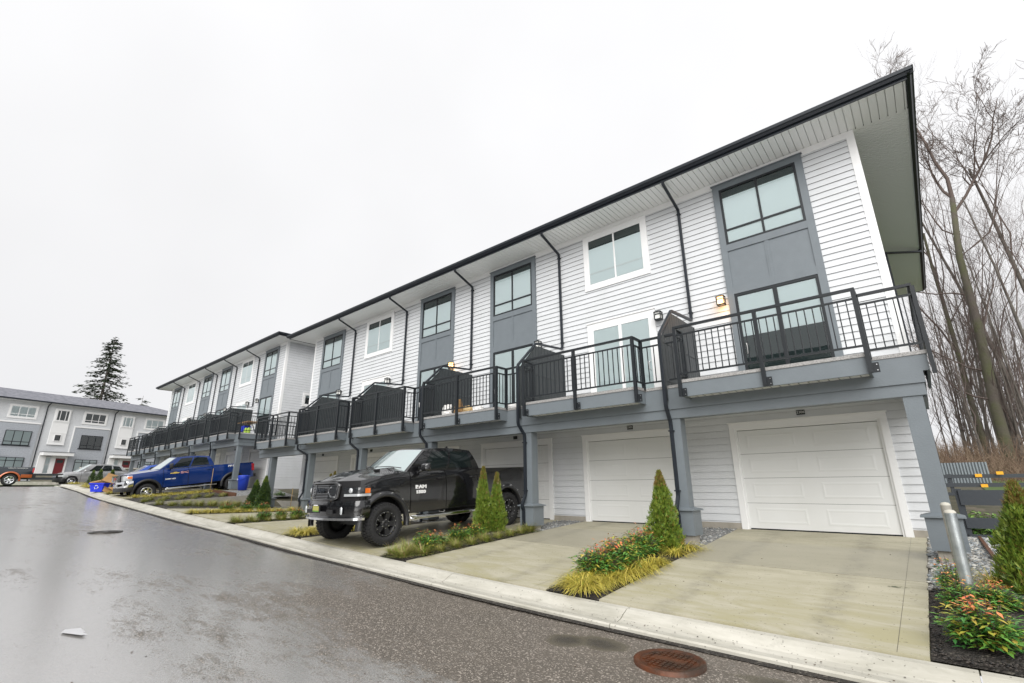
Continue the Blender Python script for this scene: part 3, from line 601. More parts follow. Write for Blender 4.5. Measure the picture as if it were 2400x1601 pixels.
row = empty('townhouse_row', (0, 0, 0)); tag(row, 'nearest white townhouse row with grey panels, black balconies and white garage doors', 'townhouse', 'white townhouse rows')
make_row(row, 'near', True, (0, 3), ['2306', '2305', None], PX)
row2 = empty('townhouse_row', (-28.4, .39, .87)); row2.scale = (.93, .93, 1); tag(row2, 'white townhouse row farther along the lane, behind the blue pickup, with white end wall', 'townhouse', 'white townhouse rows')
make_row(row2, 'far', False, (), None, [.02, -4.1, -8.15, -12.2, -16.2, -20.3, -23.9])
# ------------------------------------------------------------------ vehicles
def pl(pts):
    xs = [p[0] for p in pts]; ys = [p[1] for p in pts]; return lambda q: float(np.interp(q, xs, ys))
def make_wheel(parent, x, y, z, Rw, w, rr, s, rimmat, spokes, chunky=False, wide=.055):
    """tyre (lathe with tread) > rim; s = side the wheel faces"""
    b = MB(); h = w / 2
    pr = [(-h * .7, rr), (-h * .95, rr + .02), (-h, rr + (Rw - rr) * .5), (-h * .93, Rw - .05), (-h * .80, Rw - .018), (h * .80, Rw - .018), (h * .93, Rw - .05), (h, rr + (Rw - rr) * .5), (h * .95, rr + .02), (h * .7, rr)]
    b.lathe(pr, 'X', 40)
    n = 38 if chunky else 56
    for k in range(n):
        a0 = 2 * pi * k / n
        rows = ((-h * .98, -h * .35, 0), (-h * .28, h * .28, .5), (h * .35, h * .98, 0)) if chunky else ((-h * .80, -h * .30, 0), (-h * .25, h * .25, .3), (h * .30, h * .80, 0))
        for xa, xb, of in rows:
            a = a0 + of * 2 * pi / n; d = 2 * pi / n * (.33 if chunky else .38); r0, r1 = Rw - .03, Rw
            e0 = .035 if chunky and xa < -h * .9 else 0; e1 = .035 if chunky and xb > h * .9 else 0
            vs = []
            for (xx, ee) in ((xa, e0), (xb, e1)):
                for (aa, r) in ((a - d, r0 - ee), (a + d, r0 - ee), (a + d, r1 - ee * .45), (a - d, r1 - ee * .45)): vs.append((xx, r * sin(aa), r * cos(aa)))
            b.add(vs, [(0, 1, 2, 3), (7, 6, 5, 4), (0, 4, 5, 1), (1, 5, 6, 2), (2, 6, 7, 3), (3, 7, 4, 0)])
    o = b.build('wheel', M['rubber'], parent, (x, y, z))
    b = MB(); f = s * h * .80
    b.lathe([(s * h * .72, rr + .004), (s * h * .86, rr + .012), (s * h * .93, rr - .005), (s * h * .84, rr - .03), (-s * h * .6, rr - .05)], 'X', 36)
    b.lathe([(-s * h * .2, .02), (-s * h * .2, rr - .04)], 'X', 24, mi=1)
    b.lathe([(f - s * .02, 0.0), (f + s * .015, .035), (f + s * .01, .075), (f - s * .05, .10)], 'X', 20)
    for k in range(spokes):
        a = 2 * pi * k / spokes + .35; dr = Vector((0, sin(a), cos(a))); tn = Vector((0, cos(a), -sin(a)))
        for wa, wb in ((wide, wide * .62),):
            p0 = dr * .07; p1 = dr * (rr - .03); vs = []
            for P, ww, xo in ((p0, wb, f), (p1, wa, f + s * .012)):
                for sg in (-1, 1):
                    for dx in (0, -s * .05): vs.append(Vector((xo + dx, 0, 0)) + P + tn * ww * sg)
            b.add(vs, [(0, 2, 6, 4), (1, 5, 7, 3), (0, 4, 5, 1), (2, 3, 7, 6), (0, 1, 3, 2), (4, 6, 7, 5)])
        if chunky:
            for da in (-.22, .22, .62):
                q = Vector((f + s * .025, sin(a + da) * (rr - .012), cos(a + da) * (rr - .012))); b.box(q.x - .012, q.x + .012, q.y - .009, q.y + .009, q.z - .009, q.z + .009, 2)
    for k in range(6):
        a = 2 * pi * k / 6; q = Vector((f + s * .005, sin(a) * .085, cos(a) * .085)); b.box(q.x - .01, q.x + .012, q.y - .010, q.y + .010, q.z - .010, q.z + .010, 2 if chunky else 0)
    b.build('rim', [rimmat, M['plastic'], M['steel']], o)
    return o
def vehicle(sp, name, loc, rot, label, cat, group=None):
    """sp: dimensions in metres, l runs back from the nose; the car faces -y and its left side is +x"""
    root = empty(name, loc, rot); tag(root, label, cat, group)
    W, Lg = sp['W'], sp['L']; Rw = sp['R']; wz = Rw; ws = sp['wheels']; Ra = sp['Ra']; paintm = M[sp['paint']]
    ztop = pl(sp['ztop']); rock = sp['rocker']; nose = sp.get('nose', .45); nt_ = sp.get('nosetaper', .14); tail = sp.get('tailtaper', .05)
    def wf(l, z):
        k = (W - .05 * max(0, (z - ztop(l) + .13) / .13) ** 2) * (1 - nt_ * max(0, (nose - l) / nose) ** 2.2) * (1 - tail * max(0, (l - Lg + .5) / .5) ** 2)
        u = (z - rock) / (sp['belt'] - rock); return k * (1 - .055 * max(0, u - .55) ** 1.3 * 2 - .05 * max(0, .3 - u) * 1.2 + .012 * math.exp(-((u - .62) / .06) ** 2))
    def zlow(l):
        z = pl(sp['low'])(l)
        for lw in ws:
            if abs(l - lw) < Ra: z = max(z, wz + sqrt(Ra * Ra - (l - lw) ** 2))
        return z
    def side(l0, l1, s, off=0.0, zt=None):
        n = max(3, int((l1 - l0) / .03)); P = []
        for i in range(n + 1):
            l = l0 + (l1 - l0) * i / n; a, c = zlow(l), (zt or ztop)(l); a = min(a, c - .02)
            P.append([(s * (wf(l, a + (c - a) * j / 9) + off), l, a + (c - a) * j / 9) for j in range(10)])
        b.grid(P, 0, True, s < 0)
    l0 = sp['frontl']; A, Bp, Cc = sp['doors'][0], sp['doors'][1:-1], sp['doors'][-1]
    # shell: fenders, hood, tail
    b = MB()
    for s in (-1, 1):
        side(l0, A - .008, s); side(Cc + .008, Lg - .02, s)
        b.grid([[(s * (wf(l, zz) - .03), l, zz) for zz in (rock, sp['belt'] - .03)] for l in np.linspace(A - .02, Cc + .02, 12)], 1, False, s < 0)
    hl = sp['hood'][1]; hz = sp.get('dome', .06); lf = lambda x: l0 * (abs(x) / W) ** 2.5 + sp['frontc'] * (1 - (abs(x) / W) ** 2.5)
    P = []
    for i in range(15):
        t = i / 14; row = []
        for j in range(25):
            u = -1 + 2 * j / 24; xe = u
            l = lf(u * W) * (1 - t) + hl * t; we = wf(max(l, l0), ztop(max(l, l0)))
            zc = ztop(max(l, l0)) + hz * (1 - abs(u) ** 2.3) * (.35 + .65 * min(1, t * 4)) + (sp.get('bulge', .03) * math.exp(-((abs(u) - .45) / .12) ** 2) * min(1, t * 3))
            if t < .12: zc -= (.12 - t) / .12 * .05
            row.append((u * we, l, zc))
        P.append(row)
    b.grid(P, 0, True, True)
    # front skin below the hood
    zb_, zt_ = sp['bumper'][0] + .02, None
    b.grid([[(u * wf(l0, .9), lf(u * W) + .012, zz) for u in np.linspace(-1, 1, 25)] for zz in np.linspace(zb_, ztop(l0) + .01, 4)], 1, True, False)
    if sp['type'] == 'pickup':
        lb = Cc + .008; zt = sp['bedtop']; wi = W - .09
        for s in (-1, 1): b.quad((s * wf(lb, zt), lb, zt), (s * wf(Lg - .02, zt), Lg - .02, zt), (s * (wi - .02), Lg - .02, zt), (s * (wi - .02), lb, zt), 1)
        b.quad((-wi, lb, zt - .25), (wi, lb, zt - .25), (wi, Lg - .1, zt - .25), (-wi, Lg - .1, zt - .25), 1)
        for s in (-1, 1): b.quad((s * (wi - .02), lb, zt - .25), (s * (wi - .02), Lg - .1, zt - .25), (s * (wi - .02), Lg - .1, zt), (s * (wi - .02), lb, zt), 1)
        b.box(-W + .06, W - .06, Lg - .10, Lg - .02, rock + .1, zt)
    b.grid([[(u * wf(Lg - .02, zz), Lg - .02 + .05 * (1 - u * u), zz) for u in np.linspace(-1, 1, 9)] for zz in np.linspace(rock + .08, ztop(Lg - .02), 6)], 0, True, True)
    if sp['type'] != 'pickup':
        lr = sp['cab'][1]; P = [[(u * wf(l, ztop(l)), l, ztop(l) + .02 * (1 - u * u)) for u in np.linspace(-1, 1, 9)] for l in np.linspace(lr, Lg - .02, 8)]; b.grid(P, 0, True, True)
    body = b.build('body', [paintm, M['plastic']], root)
    b = MB()
    b.box(-W * .55, W * .55, .35, Lg - .2, rock - .06, rock + .35); b.box(-W * .86, W * .86, A - .1, Cc + .1, rock - .02, rock + .25)
    for lw in ws: b.tube([(-W * .8, lw, wz), (W * .8, lw, wz)], .05, 8); b.box(-W * .5, W * .5, lw - .15, lw + .15, wz - .05, wz + .45)
    b.box(-W * .82, W * .82, .35, Lg - .3, rock + .35, sp['belt'] - .30)
    b.build('chassis', M['plastic'], root)
    # doors
    ds = sp['doors']
    for s in (-1, 1):
        for k in range(len(ds) - 1):
            b = MB(); side(ds[k] + .009, ds[k + 1] - .009, s, .004, lambda l: sp['belt'] + sp.get('beltslope', 0) * (l - ds[0])); d = b.build('door', paintm, root)
            hl_ = ds[k + 1] - .16; zh = sp['belt'] - .16; xh = wf(hl_, zh)
            b = MB(); b.tube([(s * (xh + .0), hl_ - .11, zh), (s * (xh + .045), hl_ - .09, zh), (s * (xh + .045), hl_ + .07, zh + .005), (s * xh, hl_ + .09, zh + .005)], .017, 6); b.build('handle', M[sp.get('handle', 'plastic')], d)
    # greenhouse
    c0, c1, r0, r1 = sp['cab']; zb, zr = sp['belt'], sp['roof']; ti = sp['roofw']; sl = sp.get('beltslope', 0)
    wb0, wb1 = wf(c0, zb) - .01, wf(min(c1, Lg - .05), zb) - .015
    zb1 = zb + sl * (c1 - c0)
    B = {(-1, 0): Vector((-wb0, c0, zb - .01)), (1, 0): Vector((wb0, c0, zb - .01)), (-1, 1): Vector((-wb1, c1, zb1)), (1, 1): Vector((wb1, c1, zb1))}
    T = {(-1, 0): Vector((-ti, r0, zr)), (1, 0): Vector((ti, r0, zr)), (-1, 1): Vector((-ti * .97, r1, zr - .02)), (1, 1): Vector((ti * .97, r1, zr - .02))}
    b = MB(); ns = 10
    fc = sp.get('wsbow', .16)
    def ws_pt(u, v):   # windshield, bowed
        p = (B[(-1, 0)].lerp(B[(1, 0)], (u + 1) / 2)).lerp(T[(-1, 0)].lerp(T[(1, 0)], (u + 1) / 2), v); return Vector((p.x, p.y - fc * (1 - u * u) * (1 - .45 * v), p.z + .03 * (1 - u * u) * v))
    def rw_pt(u, v):
        p = (B[(-1, 1)].lerp(B[(1, 1)], (u + 1) / 2)).lerp(T[(-1, 1)].lerp(T[(1, 1)], (u + 1) / 2), v); return Vector((p.x, p.y + .06 * (1 - u * u), p.z + .03 * (1 - u * u) * v))
    arch = sp.get('roofarch', .045)
    def sd_pt(s, u, v):
        p = B[(s, 0)].lerp(B[(s, 1)], u).lerp(T[(s, 0)].lerp(T[(s, 1)], u), v); return Vector((p.x + s * .035 * sin(pi * v), p.y, p.z + v * arch * sin(pi * u)))
    def patch(fn, u0, u1, v0, v1, nu, nv, off, mi, flip, bb):
        P = []
        for i in range(nu + 1):
            row = []
            for j in range(nv + 1):
                u, v = u0 + (u1 - u0) * i / nu, v0 + (v1 - v0) * j / nv; p = fn(u, v); e = 1e-3
                n = (fn(u + e, v) - fn(u - e, v)).cross(fn(u, v + e) - fn(u, v - e)).normalized() * (-1 if flip else 1); row.append(p + n * off)
            P.append(row)
        bb.grid(P, mi, True, not flip)
    patch(ws_pt, -1, 1, 0, 1, 12, 4, 0, 0, False, b); patch(rw_pt, -1, 1, 0, 1, 10, 4, 0, 0, True, b)
    for s in (-1, 1): patch(lambda u, v: sd_pt(s, u, v), 0, 1, 0, 1, 14, 5, 0, 0, s < 0, b)
    P = []
    for i in range(13):
        u = i / 12; a, c = sd_pt(-1, u, 1), sd_pt(1, u, 1); row = []
        for j in range(13):
            q = -1 + j / 6; p = a.lerp(c, j / 12); bow = (1 - q * q); fwd = -fc * .55 * bow * max(0, 1 - u * 5) + .06 * bow * max(0, u * 5 - 4); row.append((p.x, p.y + fwd, p.z + .03 * bow))
        P.append(row)
    b.grid(P, 0, True, True)
    b.build('cab', paintm, root)
    b = MB(); patch(ws_pt, -.93, .93, .06, .95, 12, 4, .006, 0, False, b); b.build('windshield', M['wglass'], root)
    b = MB(); patch(rw_pt, -.85, .85, .15, .9, 10, 4, .006, 0, True, b); b.build('rear_window', M['cglass'], root)
    for s in (-1, 1):
        for (ua, ub, va, vb) in sp['glass']:
            b = MB(); P = []
            fn = lambda u, v: sd_pt(s, u, v)
            sk = sp.get('glasslean', 0)
            P = []
            for i in range(9):
                u = ua + (ub - ua) * i / 8; row = []
                for j in range(5):
                    v = va + (vb - va) * j / 4; e = 1e-3; n_ = (fn(u + e, v) - fn(u - e, v)).cross(fn(u, v + e) - fn(u, v - e)).normalized() * (-1 if s < 0 else 1); row.append(fn(u, v) + n_ * .006)
                P.append(row)
            b.grid(P, 0, True, s > 0); b.build('side_window', M['cglass'], root)
    # mirrors
    for s in (-1, 1):
        b = MB(); ml, mz = sp['mirror']; x0 = wf(ml, zb) - .03; mw, mh = sp.get('mirsize', (.20, .15))
        b.tube([(s * x0, ml - .04, mz - .03), (s * (x0 + .14), ml - .02, mz + .0)], .03, 6)
        P = []
        for k, (yy, g) in enumerate(((-.09, .55), (-.06, .9), (.02, 1), (.04, .97))):
            P.append([(s * (x0 + .12 + mw / 2 + g * mw / 2 * max(-1, min(1, 1.35 * cos(a)))), ml + yy, mz + mh / 2 - .02 + g * mh / 2 * max(-1, min(1, 1.35 * sin(a)))) for a in np.linspace(0, 2 * pi, 17)])
        b.grid(P, 0, True, s < 0); b.add(P[0], [tuple(range(17))], 0); b.add(P[-1], [tuple(range(17))], 1)
        b.build('mirror', [M[sp.get('mirmat', sp['paint'])], M['lampdark']], root)
    for lw in ws:
        for s in (-1, 1): make_wheel(root, s * (W - sp['ww'] / 2 + sp.get('woff', 0)), lw, wz, Rw, sp['ww'], sp['rr'], s, M[sp['rim']], sp['spokes'], sp.get('chunky', False), sp.get('spw', .055))
    root['_'] = 0; del root['_']
    return root, wf, lf, ztop, zlow
M['wglass'] = mat('windshield_glass', (.30, .37, .37), .03, 0, 1, coat=1); M['wglass'].node_tree.nodes['Principled BSDF'].inputs['Coat IOR'].default_value = 2.1  # pale base colour stands in for sky reflected in the windshield
M['cglass'] = mat('dark_car_glass', (.008, .012, .012), .03, 0, .5)
def flares(root, sp, wf, w_out, m, bolts):
    for lw in sp['wheels']:
        for s in (-1, 1):
            b = MB(); P = []; Ra, wz = sp['Ra'], sp['R']
            for i in range(33):
                a = -8 + 196 * i / 32; a = R(a); row = []
                for rr_, xo in ((Ra - .02, -.05), (Ra - .012, w_out), (Ra + .035, w_out * .95), (Ra + .085, w_out * .30), (Ra + .10, -.01)):
                    l = lw - cos(a) * rr_; z = wz + sin(a) * rr_; row.append((s * (sp['W'] * (1 - sp.get('nosetaper', .14) * max(0, (sp.get('nose', .45) - l) / sp.get('nose', .45)) ** 2.2) + xo), l, z))
                P.append(row)
            b.grid(P, 0, True, s > 0)
            if bolts:
                for i in range(6):
                    a = R(20 + 28 * i); rr_ = Ra + .07; q = (s * (sp['W'] + w_out * .72), lw - cos(a) * rr_, wz + sin(a) * rr_); b.box(q[0] - .014, q[0] + .014, q[1] - .013, q[1] + .013, q[2] - .013, q[2] + .013, 1)
            b.build('wheel_arch', [m, M['steel']], root)
def wrap(b, wf, lf, l0, W, x0, l1, z0, z1, off, mi=0, nz=3, s=1, zf=None, close=True):
    """skin following the nose from x0 round the corner and back to l1, offset outwards"""
    pts = []
    for u in np.linspace(x0, W * .985, 8): pts.append((u, lf(u), (0, -1)))
    for l in np.linspace(l0, l1, 7)[1:]: pts.append((None, l, (1, 0)))
    P = []
    for k, (x, l, n) in enumerate(pts):
        row = []
        for j in range(nz + 1):
            t = j / nz; za, zb = (zf(k / (len(pts) - 1)) if zf else (z0, z1)); z = za + (zb - za) * t; X = x * wf(l0, z) / W if x is not None else wf(l, z)
            d = off * (1 if nz < 3 else (.72 + .28 * sin(pi * t)))
            nn = Vector((x / W * .8, -1)).normalized() if x is not None else Vector((1, 0)); row.append((s * (X + nn.x * d), l + nn.y * d, z))
        P.append(row)
    b.grid(P, mi, True, s < 0)
    if close:
        for e in (0, -1):
            b.grid([[(s * abs(p[e][0]), p[e][1], p[e][2]) for p in P], [(p[e][0] * .86, p[e][1] + off + .05, p[e][2]) for p in P]], mi, False, (e == 0) == (s > 0))
# ---- black lifted crew cab pickup
bl = dict(type='pickup', W=.985, L=5.9, R=.43, ww=.33, rr=.245, Ra=.56, wheels=(.90, 4.80), paint='pblack', rocker=.60, belt=1.46, roof=1.985, roofw=.745,
    ztop=[(0, 1.26), (.3, 1.31), (.8, 1.40), (1.45, 1.47), (1.7, 1.47), (3.75, 1.50), (6.0, 1.51)], low=[(0, .70), (.5, .66), (1.6, .58), (6, .70)], doors=(1.58, 2.64, 3.72), hood=(0, 1.58), dome=.10, frontl=.30, frontc=.08,
    cab=(1.50, 3.84, 2.16, 3.66), bedtop=1.51, bumper=(.60, .93), glass=((.17, .50, .10, .86), (.54, .90, .10, .86)), mirror=(1.90, 1.49), mirsize=(.25, .18), rim='plastic', spokes=5, chunky=True, woff=.09, spw=.06, bulge=.035, beltslope=.015, handle='plastic', wsbow=.22)
bt, wf, lf, zt, zl = vehicle(bl, 'pickup_truck', (-10.03, -6.33, -.27), (R(2.2), 0, 0), 'lifted black crew cab pickup with chunky black wheels on the driveway', 'pickup truck')
flares(bt, bl, wf, .075, M['flare'], True)
def bumper_pair(root, wf, lf, sp, z0, z1, off, m, l1, name='bumper'):
    b = MB()
    for s in (-1, 1): wrap(b, wf, lf, sp['frontl'], sp['W'], 0, l1, z0, z1, off, 0, 5, s)
    return b.build(name, m, root)
bm = bumper_pair(bt, wf, lf, bl, .585, .925, .10, M['pblack'], .50)
b = MB()
for s in (-1, 1): wrap(b, wf, lf, .30, .985, 0, .36, .555, .60, .135, 0, 2, s)
b.build('skid_trim', M['chrome'], bm)
b = MB()
for s in (-1, 1): b.box(s * .30, s * .52, -.032, -.005, .68, .76)
b.build('air_intake', M['plastic'], bm)
for s in (-1, 1):
    b = MB(); b.lathe([(-.012, .0), (-.006, .034), (.02, .042)], 'Y', 16, (0, 0, 0)); o = b.build('fog_light', M['lens'], bm); o.location = (s * .72, .045, .74); o.scale = (.9, .6, 1.9)
# grille
b = MB(); G0, G1 = .93, 1.30
def gp(u, z, off): return (u, lf(u) - off + (z - .95) * .12, z)
ring = []
for k in range(41):
    a = 2 * pi * k / 40; cx = max(-1, min(1, 1.25 * cos(a))); cz = max(-1, min(1, 1.25 * sin(a))); ring.append((cx, cz))
P = [[gp(.56 * g * cx * (1 - .06 * (1 - cz) / 2), (G0 + G1) / 2 + cz * (G1 - G0) / 2 * g2, off) for g, g2, off in ((1, 1, .03), (1, 1, .09), (.9, .83, .09), (.88, .80, .03))] for cx, cz in ring]
b.grid(P, 0, True, True); gr = b.build('grille', M['pblack'], bt)
b = MB()
for k in range(9):
    z = G0 + .055 + k * .031
    for ua, ub in ((-.49, -.27), (-.24, .24), (.27, .49)): b.add([gp(u, z + dz, o) for u in (ua, ub) for dz, o in ((-.007, .055), (-.007, .085), (.007, .085), (.007, .055))], [(0, 1, 2, 3), (7, 6, 5, 4), (0, 4, 5, 1), (1, 5, 6, 2), (2, 6, 7, 3), (3, 7, 4, 0)])
for s in (-1, 1):
    for pth in ([(.32, 1.21), (.25, 1.16), (.25, 1.09), (.35, 1.005), (.50, 1.0)],):
        b.tube([gp(s * u, z, .085) for u, z in pth], .020, 6)
b.build('grille_bars', mat('satin_grey_bar', (.06, .063, .068), .25, coat=1), gr)
text('RAM', .115, M['gutter'], gr, 'lettering', (0, lf(0) - .11, 1.13), (R(83), 0, 0), .012, 1.35, .004)
# headlights
for s in (-1, 1):
    b = MB(); wrap(b, wf, lf, .30, .985, .63, .56, 1.0, 1.205, .022, 0, 3, s, lambda t: (1.0 + .015 * t, 1.20 - .03 * t)); h = b.build('headlight', M['lampdark'], bt)
    b = MB(); wrap(b, wf, lf, .30, .985, .66, .54, 1.012, 1.06, .034, 0, 2, s); b.build('running_light', M['lens'], h)
    b = MB(); b.lathe([(-.012, .0), (-.018, .03), (-.006, .05), (.02, .054)], 'Y', 18, (s * .80, lf(.80) - .018, 1.125)); b.build('projector', M['lens'], h)
    b = MB(); P = [[(s * (wf(l, z) + .032), l, z) for z in (1.07, 1.165)] for l in (.40, .46, .52)]; b.grid(P, 0, True, s < 0); b.build('turn_signal', M['amber'], h)
# number plate, hood vents, side step, lettering, antenna, wipers, bed details
b = MB(); b.box(-.16, .16, -.075, -.062, .70, .865, 0); b.box(-.12, .12, -.079, -.075, .745, .83, 1); b.box(-.12, .12, -.0795, -.075, .722, .744, 2); pt = b.build('number_plate', [M['plastic'], mat('plate_yellow', (.40, .38, .10), .5), mat('plate_green', (.12, .28, .04), .5)], bt)
b = MB(); b.box(-.09, .09, -.0805, -.0795, .838, .858); b.build('plate_strip', M['paper'], pt)
pt.location.y = -.03
for s in (-1, 1):
    b = MB(); b.add([(s * .32, .95, 1.532), (s * .52, .95, 1.532), (s * .52, 1.08, 1.55), (s * .32, 1.08, 1.55), (s * .33, .97, 1.49), (s * .51, .97, 1.49), (s * .51, 1.07, 1.49), (s * .33, 1.07, 1.49)], [(0, 1, 5, 4), (1, 2, 6, 5), (2, 3, 7, 6), (3, 0, 4, 7), (4, 5, 6, 7), (0, 3, 2, 1)]); b.build('hood_vent', M['plastic'], bt)
    b = MB(); b.tube([(s * .92, 1.54, .50), (s * 1.04, 1.60, .49), (s * 1.05, 1.75, .49), (s * 1.05, 3.95, .50), (s * 1.0, 4.06, .50)], .045, 10)
    for l in (2.0, 2.9, 3.8): b.box(s * .7, s * 1.03, l - .03, l + .03, .50, .53, 1)
    for l in (2.25, 3.35): b.box(s * 1.0, s * 1.09, l - .22, l + .22, .536, .545, 1)
    b.build('side_step', [M['chrome'], M['plastic']], bt)
    text('RAM', .10, M['text'], bt, 'badge', (s * (wf(1.88, 1.10) + .009), 1.86, 1.13), (R(90), 0, R(90 * s)), .004, 1.55, .006)
    text('1500', .09, M['text'], bt, 'badge', (s * (wf(1.88, 1.02) + .010), 1.86, 1.02), (R(90), 0, R(90 * s)), .004, 1.55, .006)
    b = MB(); b.box(s * .80, s * .95, 5.83, 5.895, 1.08, 1.42); b.build('taillight', M['red'], bt)
    b = MB(); b.tube([(s * .03, 1.28, 1.60), (s * .45, 1.36, 1.60), (s * .72, 1.50, 1.56)], .009, 5); b.build('wiper', M['plastic'], bt)
b = MB(); b.add([(-.03, 3.38, 2.03), (.03, 3.38, 2.03), (.03, 3.56, 2.03), (-.03, 3.56, 2.03), (0, 3.54, 2.12)], [(0, 1, 4), (1, 2, 4), (2, 3, 4), (3, 0, 4)]); b.build('antenna', M['plastic'], bt)
b = MB(); b.box(-.9, .9, 5.88, 6.0, .62, .80); b.build('rear_bumper', M['plastic'], bt)
# ---- blue crew cab pickup, long bed
bu = dict(type='pickup', W=1.0, L=5.98, R=.40, ww=.26, rr=.235, Ra=.53, wheels=(1.08, 4.92), paint='pblue', rocker=.58, belt=1.42, roof=1.96, roofw=.74,
    ztop=[(0, 1.24), (.4, 1.29), (.9, 1.33), (1.5, 1.38), (1.7, 1.42), (3.9, 1.44), (6.4, 1.45)], low=[(0, .66), (.5, .62), (1.7, .55), (6.4, .66)], doors=(1.72, 2.80, 3.90), hood=(0, 1.66), frontl=.26, frontc=.10,
    cab=(1.58, 4.0, 2.30, 3.80), bedtop=1.45, bumper=(.55, .90), glass=((.18, .50, .10, .86), (.54, .90, .10, .86)), mirror=(2.02, 1.44), mirsize=(.20, .27), rim='chrome', spokes=6, beltslope=.01, handle='pblue', mirmat='plastic', wsbow=.2)
ut, wf, lf, zt, zl = vehicle(bu, 'pickup_truck', (-30.25, -6.02, .235), (R(6.2), 0, 0), 'blue crew cab pickup with chrome grille and wheels and door logos', 'pickup truck')
flares(ut, bu, wf, .035, M['plastic'], False)
bm = bumper_pair(ut, wf, lf, bu, .70, .985, .10, M['chrome'], .52)
b = MB()
for s in (-1, 1): wrap(b, wf, lf, .26, 1.0, 0, .5, .50, .69, .085, 0, 3, s)
b.build('lower_bumper', M['plastic'], bm)
for s in (-1, 1):
    b = MB(); b.box(s * .60, s * .80, -.02, .05, .76, .88); b.build('fog_light', M['lampdark'], bm)
b = MB()
frame(b, -.60, .60, .97, 1.27, .05, .00, .09); gr = b.build('grille', M['chrome'], ut)
b = MB()
for k in range(5): b.box(-.55, .55, .02, .07, 1.03 + k * .045, 1.045 + k * .045 + .012)
b.build('grille_bars', M['chrome'], gr)
text('GMC', .13, M['red'], gr, 'lettering', (0, .012, 1.12), (R(90), 0, 0), .006, 1.3, .004)
for s in (-1, 1):
    b = MB(); wrap(b, wf, lf, .26, 1.0, .64, .48, 1.0, 1.24, .02, 0, 3, s); h = b.build('headlight', M['lens'], ut)
    b = MB(); P = [[(s * (wf(l, z) + .03), l, z) for z in (1.10, 1.20)] for l in (.29, .36, .43, .47)]; b.grid(P, 0, True, s < 0); b.build('turn_signal', M['amber'], h)
    b = MB(); b.tube([(s * .95, 1.80, .47), (s * 1.04, 1.86, .46), (s * 1.05, 2.0, .46), (s * 1.05, 4.1, .47)], .045, 10)
    for l in (2.1, 3.0, 3.9): b.box(s * .7, s * 1.03, l - .03, l + .03, .47, .50, 1)
    b.build('side_step', [M['chrome'], M['plastic']], ut)
    b = MB(); b.box(s * .84, s * 1.003, 5.87, 5.99, 1.0, 1.38); b.build('taillight', M['red'], ut)
    b = MB()
    P = [[(s * (1 - .055 * 2 * .0 - .02) if 0 else s * (wf(l, 1.405) + .008), l, z) for z in (1.415, 1.44)] for l in np.linspace(1.78, 3.92, 8)]; b.grid(P, 0, False, s < 0); b.build('window_trim', M['chrome'], ut)
    x_ = s * (wf(2.3, 1.2) + .010)
    # bow tie mark and lettering of the door logo
    b = MB(); xx = x_; q = s * -1
    for (ya, yb, za, zb_) in ((-.19, .19, -.022, .022), (-.07, .07, -.05, .05)):
        sk = .02 * s; b.add([(xx, 2.20 + ya - sk, 1.20 + za), (xx, 2.20 + yb - sk, 1.20 + za), (xx, 2.20 + yb + sk, 1.20 + zb_), (xx, 2.20 + ya + sk, 1.20 + zb_)], [(0, 1, 2, 3)]); xx += s * .002
    b.build('logo', mat('gold_mark', (.75, .55, .12), .4), ut)
    text('GMC', .135, mat('pale_red_lettering', (.8, .42, .40), .4), ut, 'logo', (x_, 2.62, 1.20), (R(90), 0, R(90 * s)), .003, 1.15, .004)
    text('2500 HD', .08, M['text'], ut, 'badge', (s * (wf(1.95, .95) + .008), 2.02, .93), (R(90), 0, R(90 * s)), .003, 1.5, .003)
    text('PREST', .135, M['text'], ut, 'lettering', (s * (wf(4.9, 1.3) + .008), 4.92, 1.335), (R(90), 0, R(90 * s)), .003, 1.5, .005)
b = MB(); b.box(-.9, .9, 5.96, 6.13, .66, .82); b.build('rear_bumper', M['plastic'], ut)
b = MB(); b.box(-.03, .03, 2.75, 2.9, 1.99, 2.04); b.build('antenna', M['plastic'], ut)
# ---- blue hatchback behind the blue pickup, nose to the garage
bc = dict(type='car', W=.91, L=4.4, R=.33, ww=.21, rr=.22, Ra=.39, wheels=(.85, 3.50), paint='pblue2', rocker=.28, belt=1.0, roof=1.52, roofw=.60, ztop=[(0, .78), (.4, .86), (1.2, .97), (1.5, 1.0), (3.9, 1.06), (4.4, 1.02)], low=[(0, .26), (1, .22), (4.4, .28)],
    doors=(1.35, 2.40, 3.35), hood=(0, 1.25), frontl=.30, frontc=.04, cab=(1.15, 4.3, 2.05, 3.55), bumper=(.25, .5), glass=((.20, .42, .12, .85), (.45, .68, .12, .85), (.71, .86, .2, .8)), mirror=(1.6, 1.02), rim='chrome', spokes=5, handle='pblue2', beltslope=.02)
ct, wf, lf, zt, zl = vehicle(bc, 'hatchback_car', (-33.9, -.55, .88), (R(-4), 0, R(180)), 'bright blue hatchback car parked behind the blue pickup with its tail to the lane', 'car')
for s in (-1, 1):
    b = MB(); b.box(s * .62, s * .915, 4.22, 4.41, .80, .98); b.build('taillight', M['red'], ct)
b = MB(); b.box(-.85, .85, 4.36, 4.5, .35, .60); b.build('rear_bumper', M['pblue2'], ct)
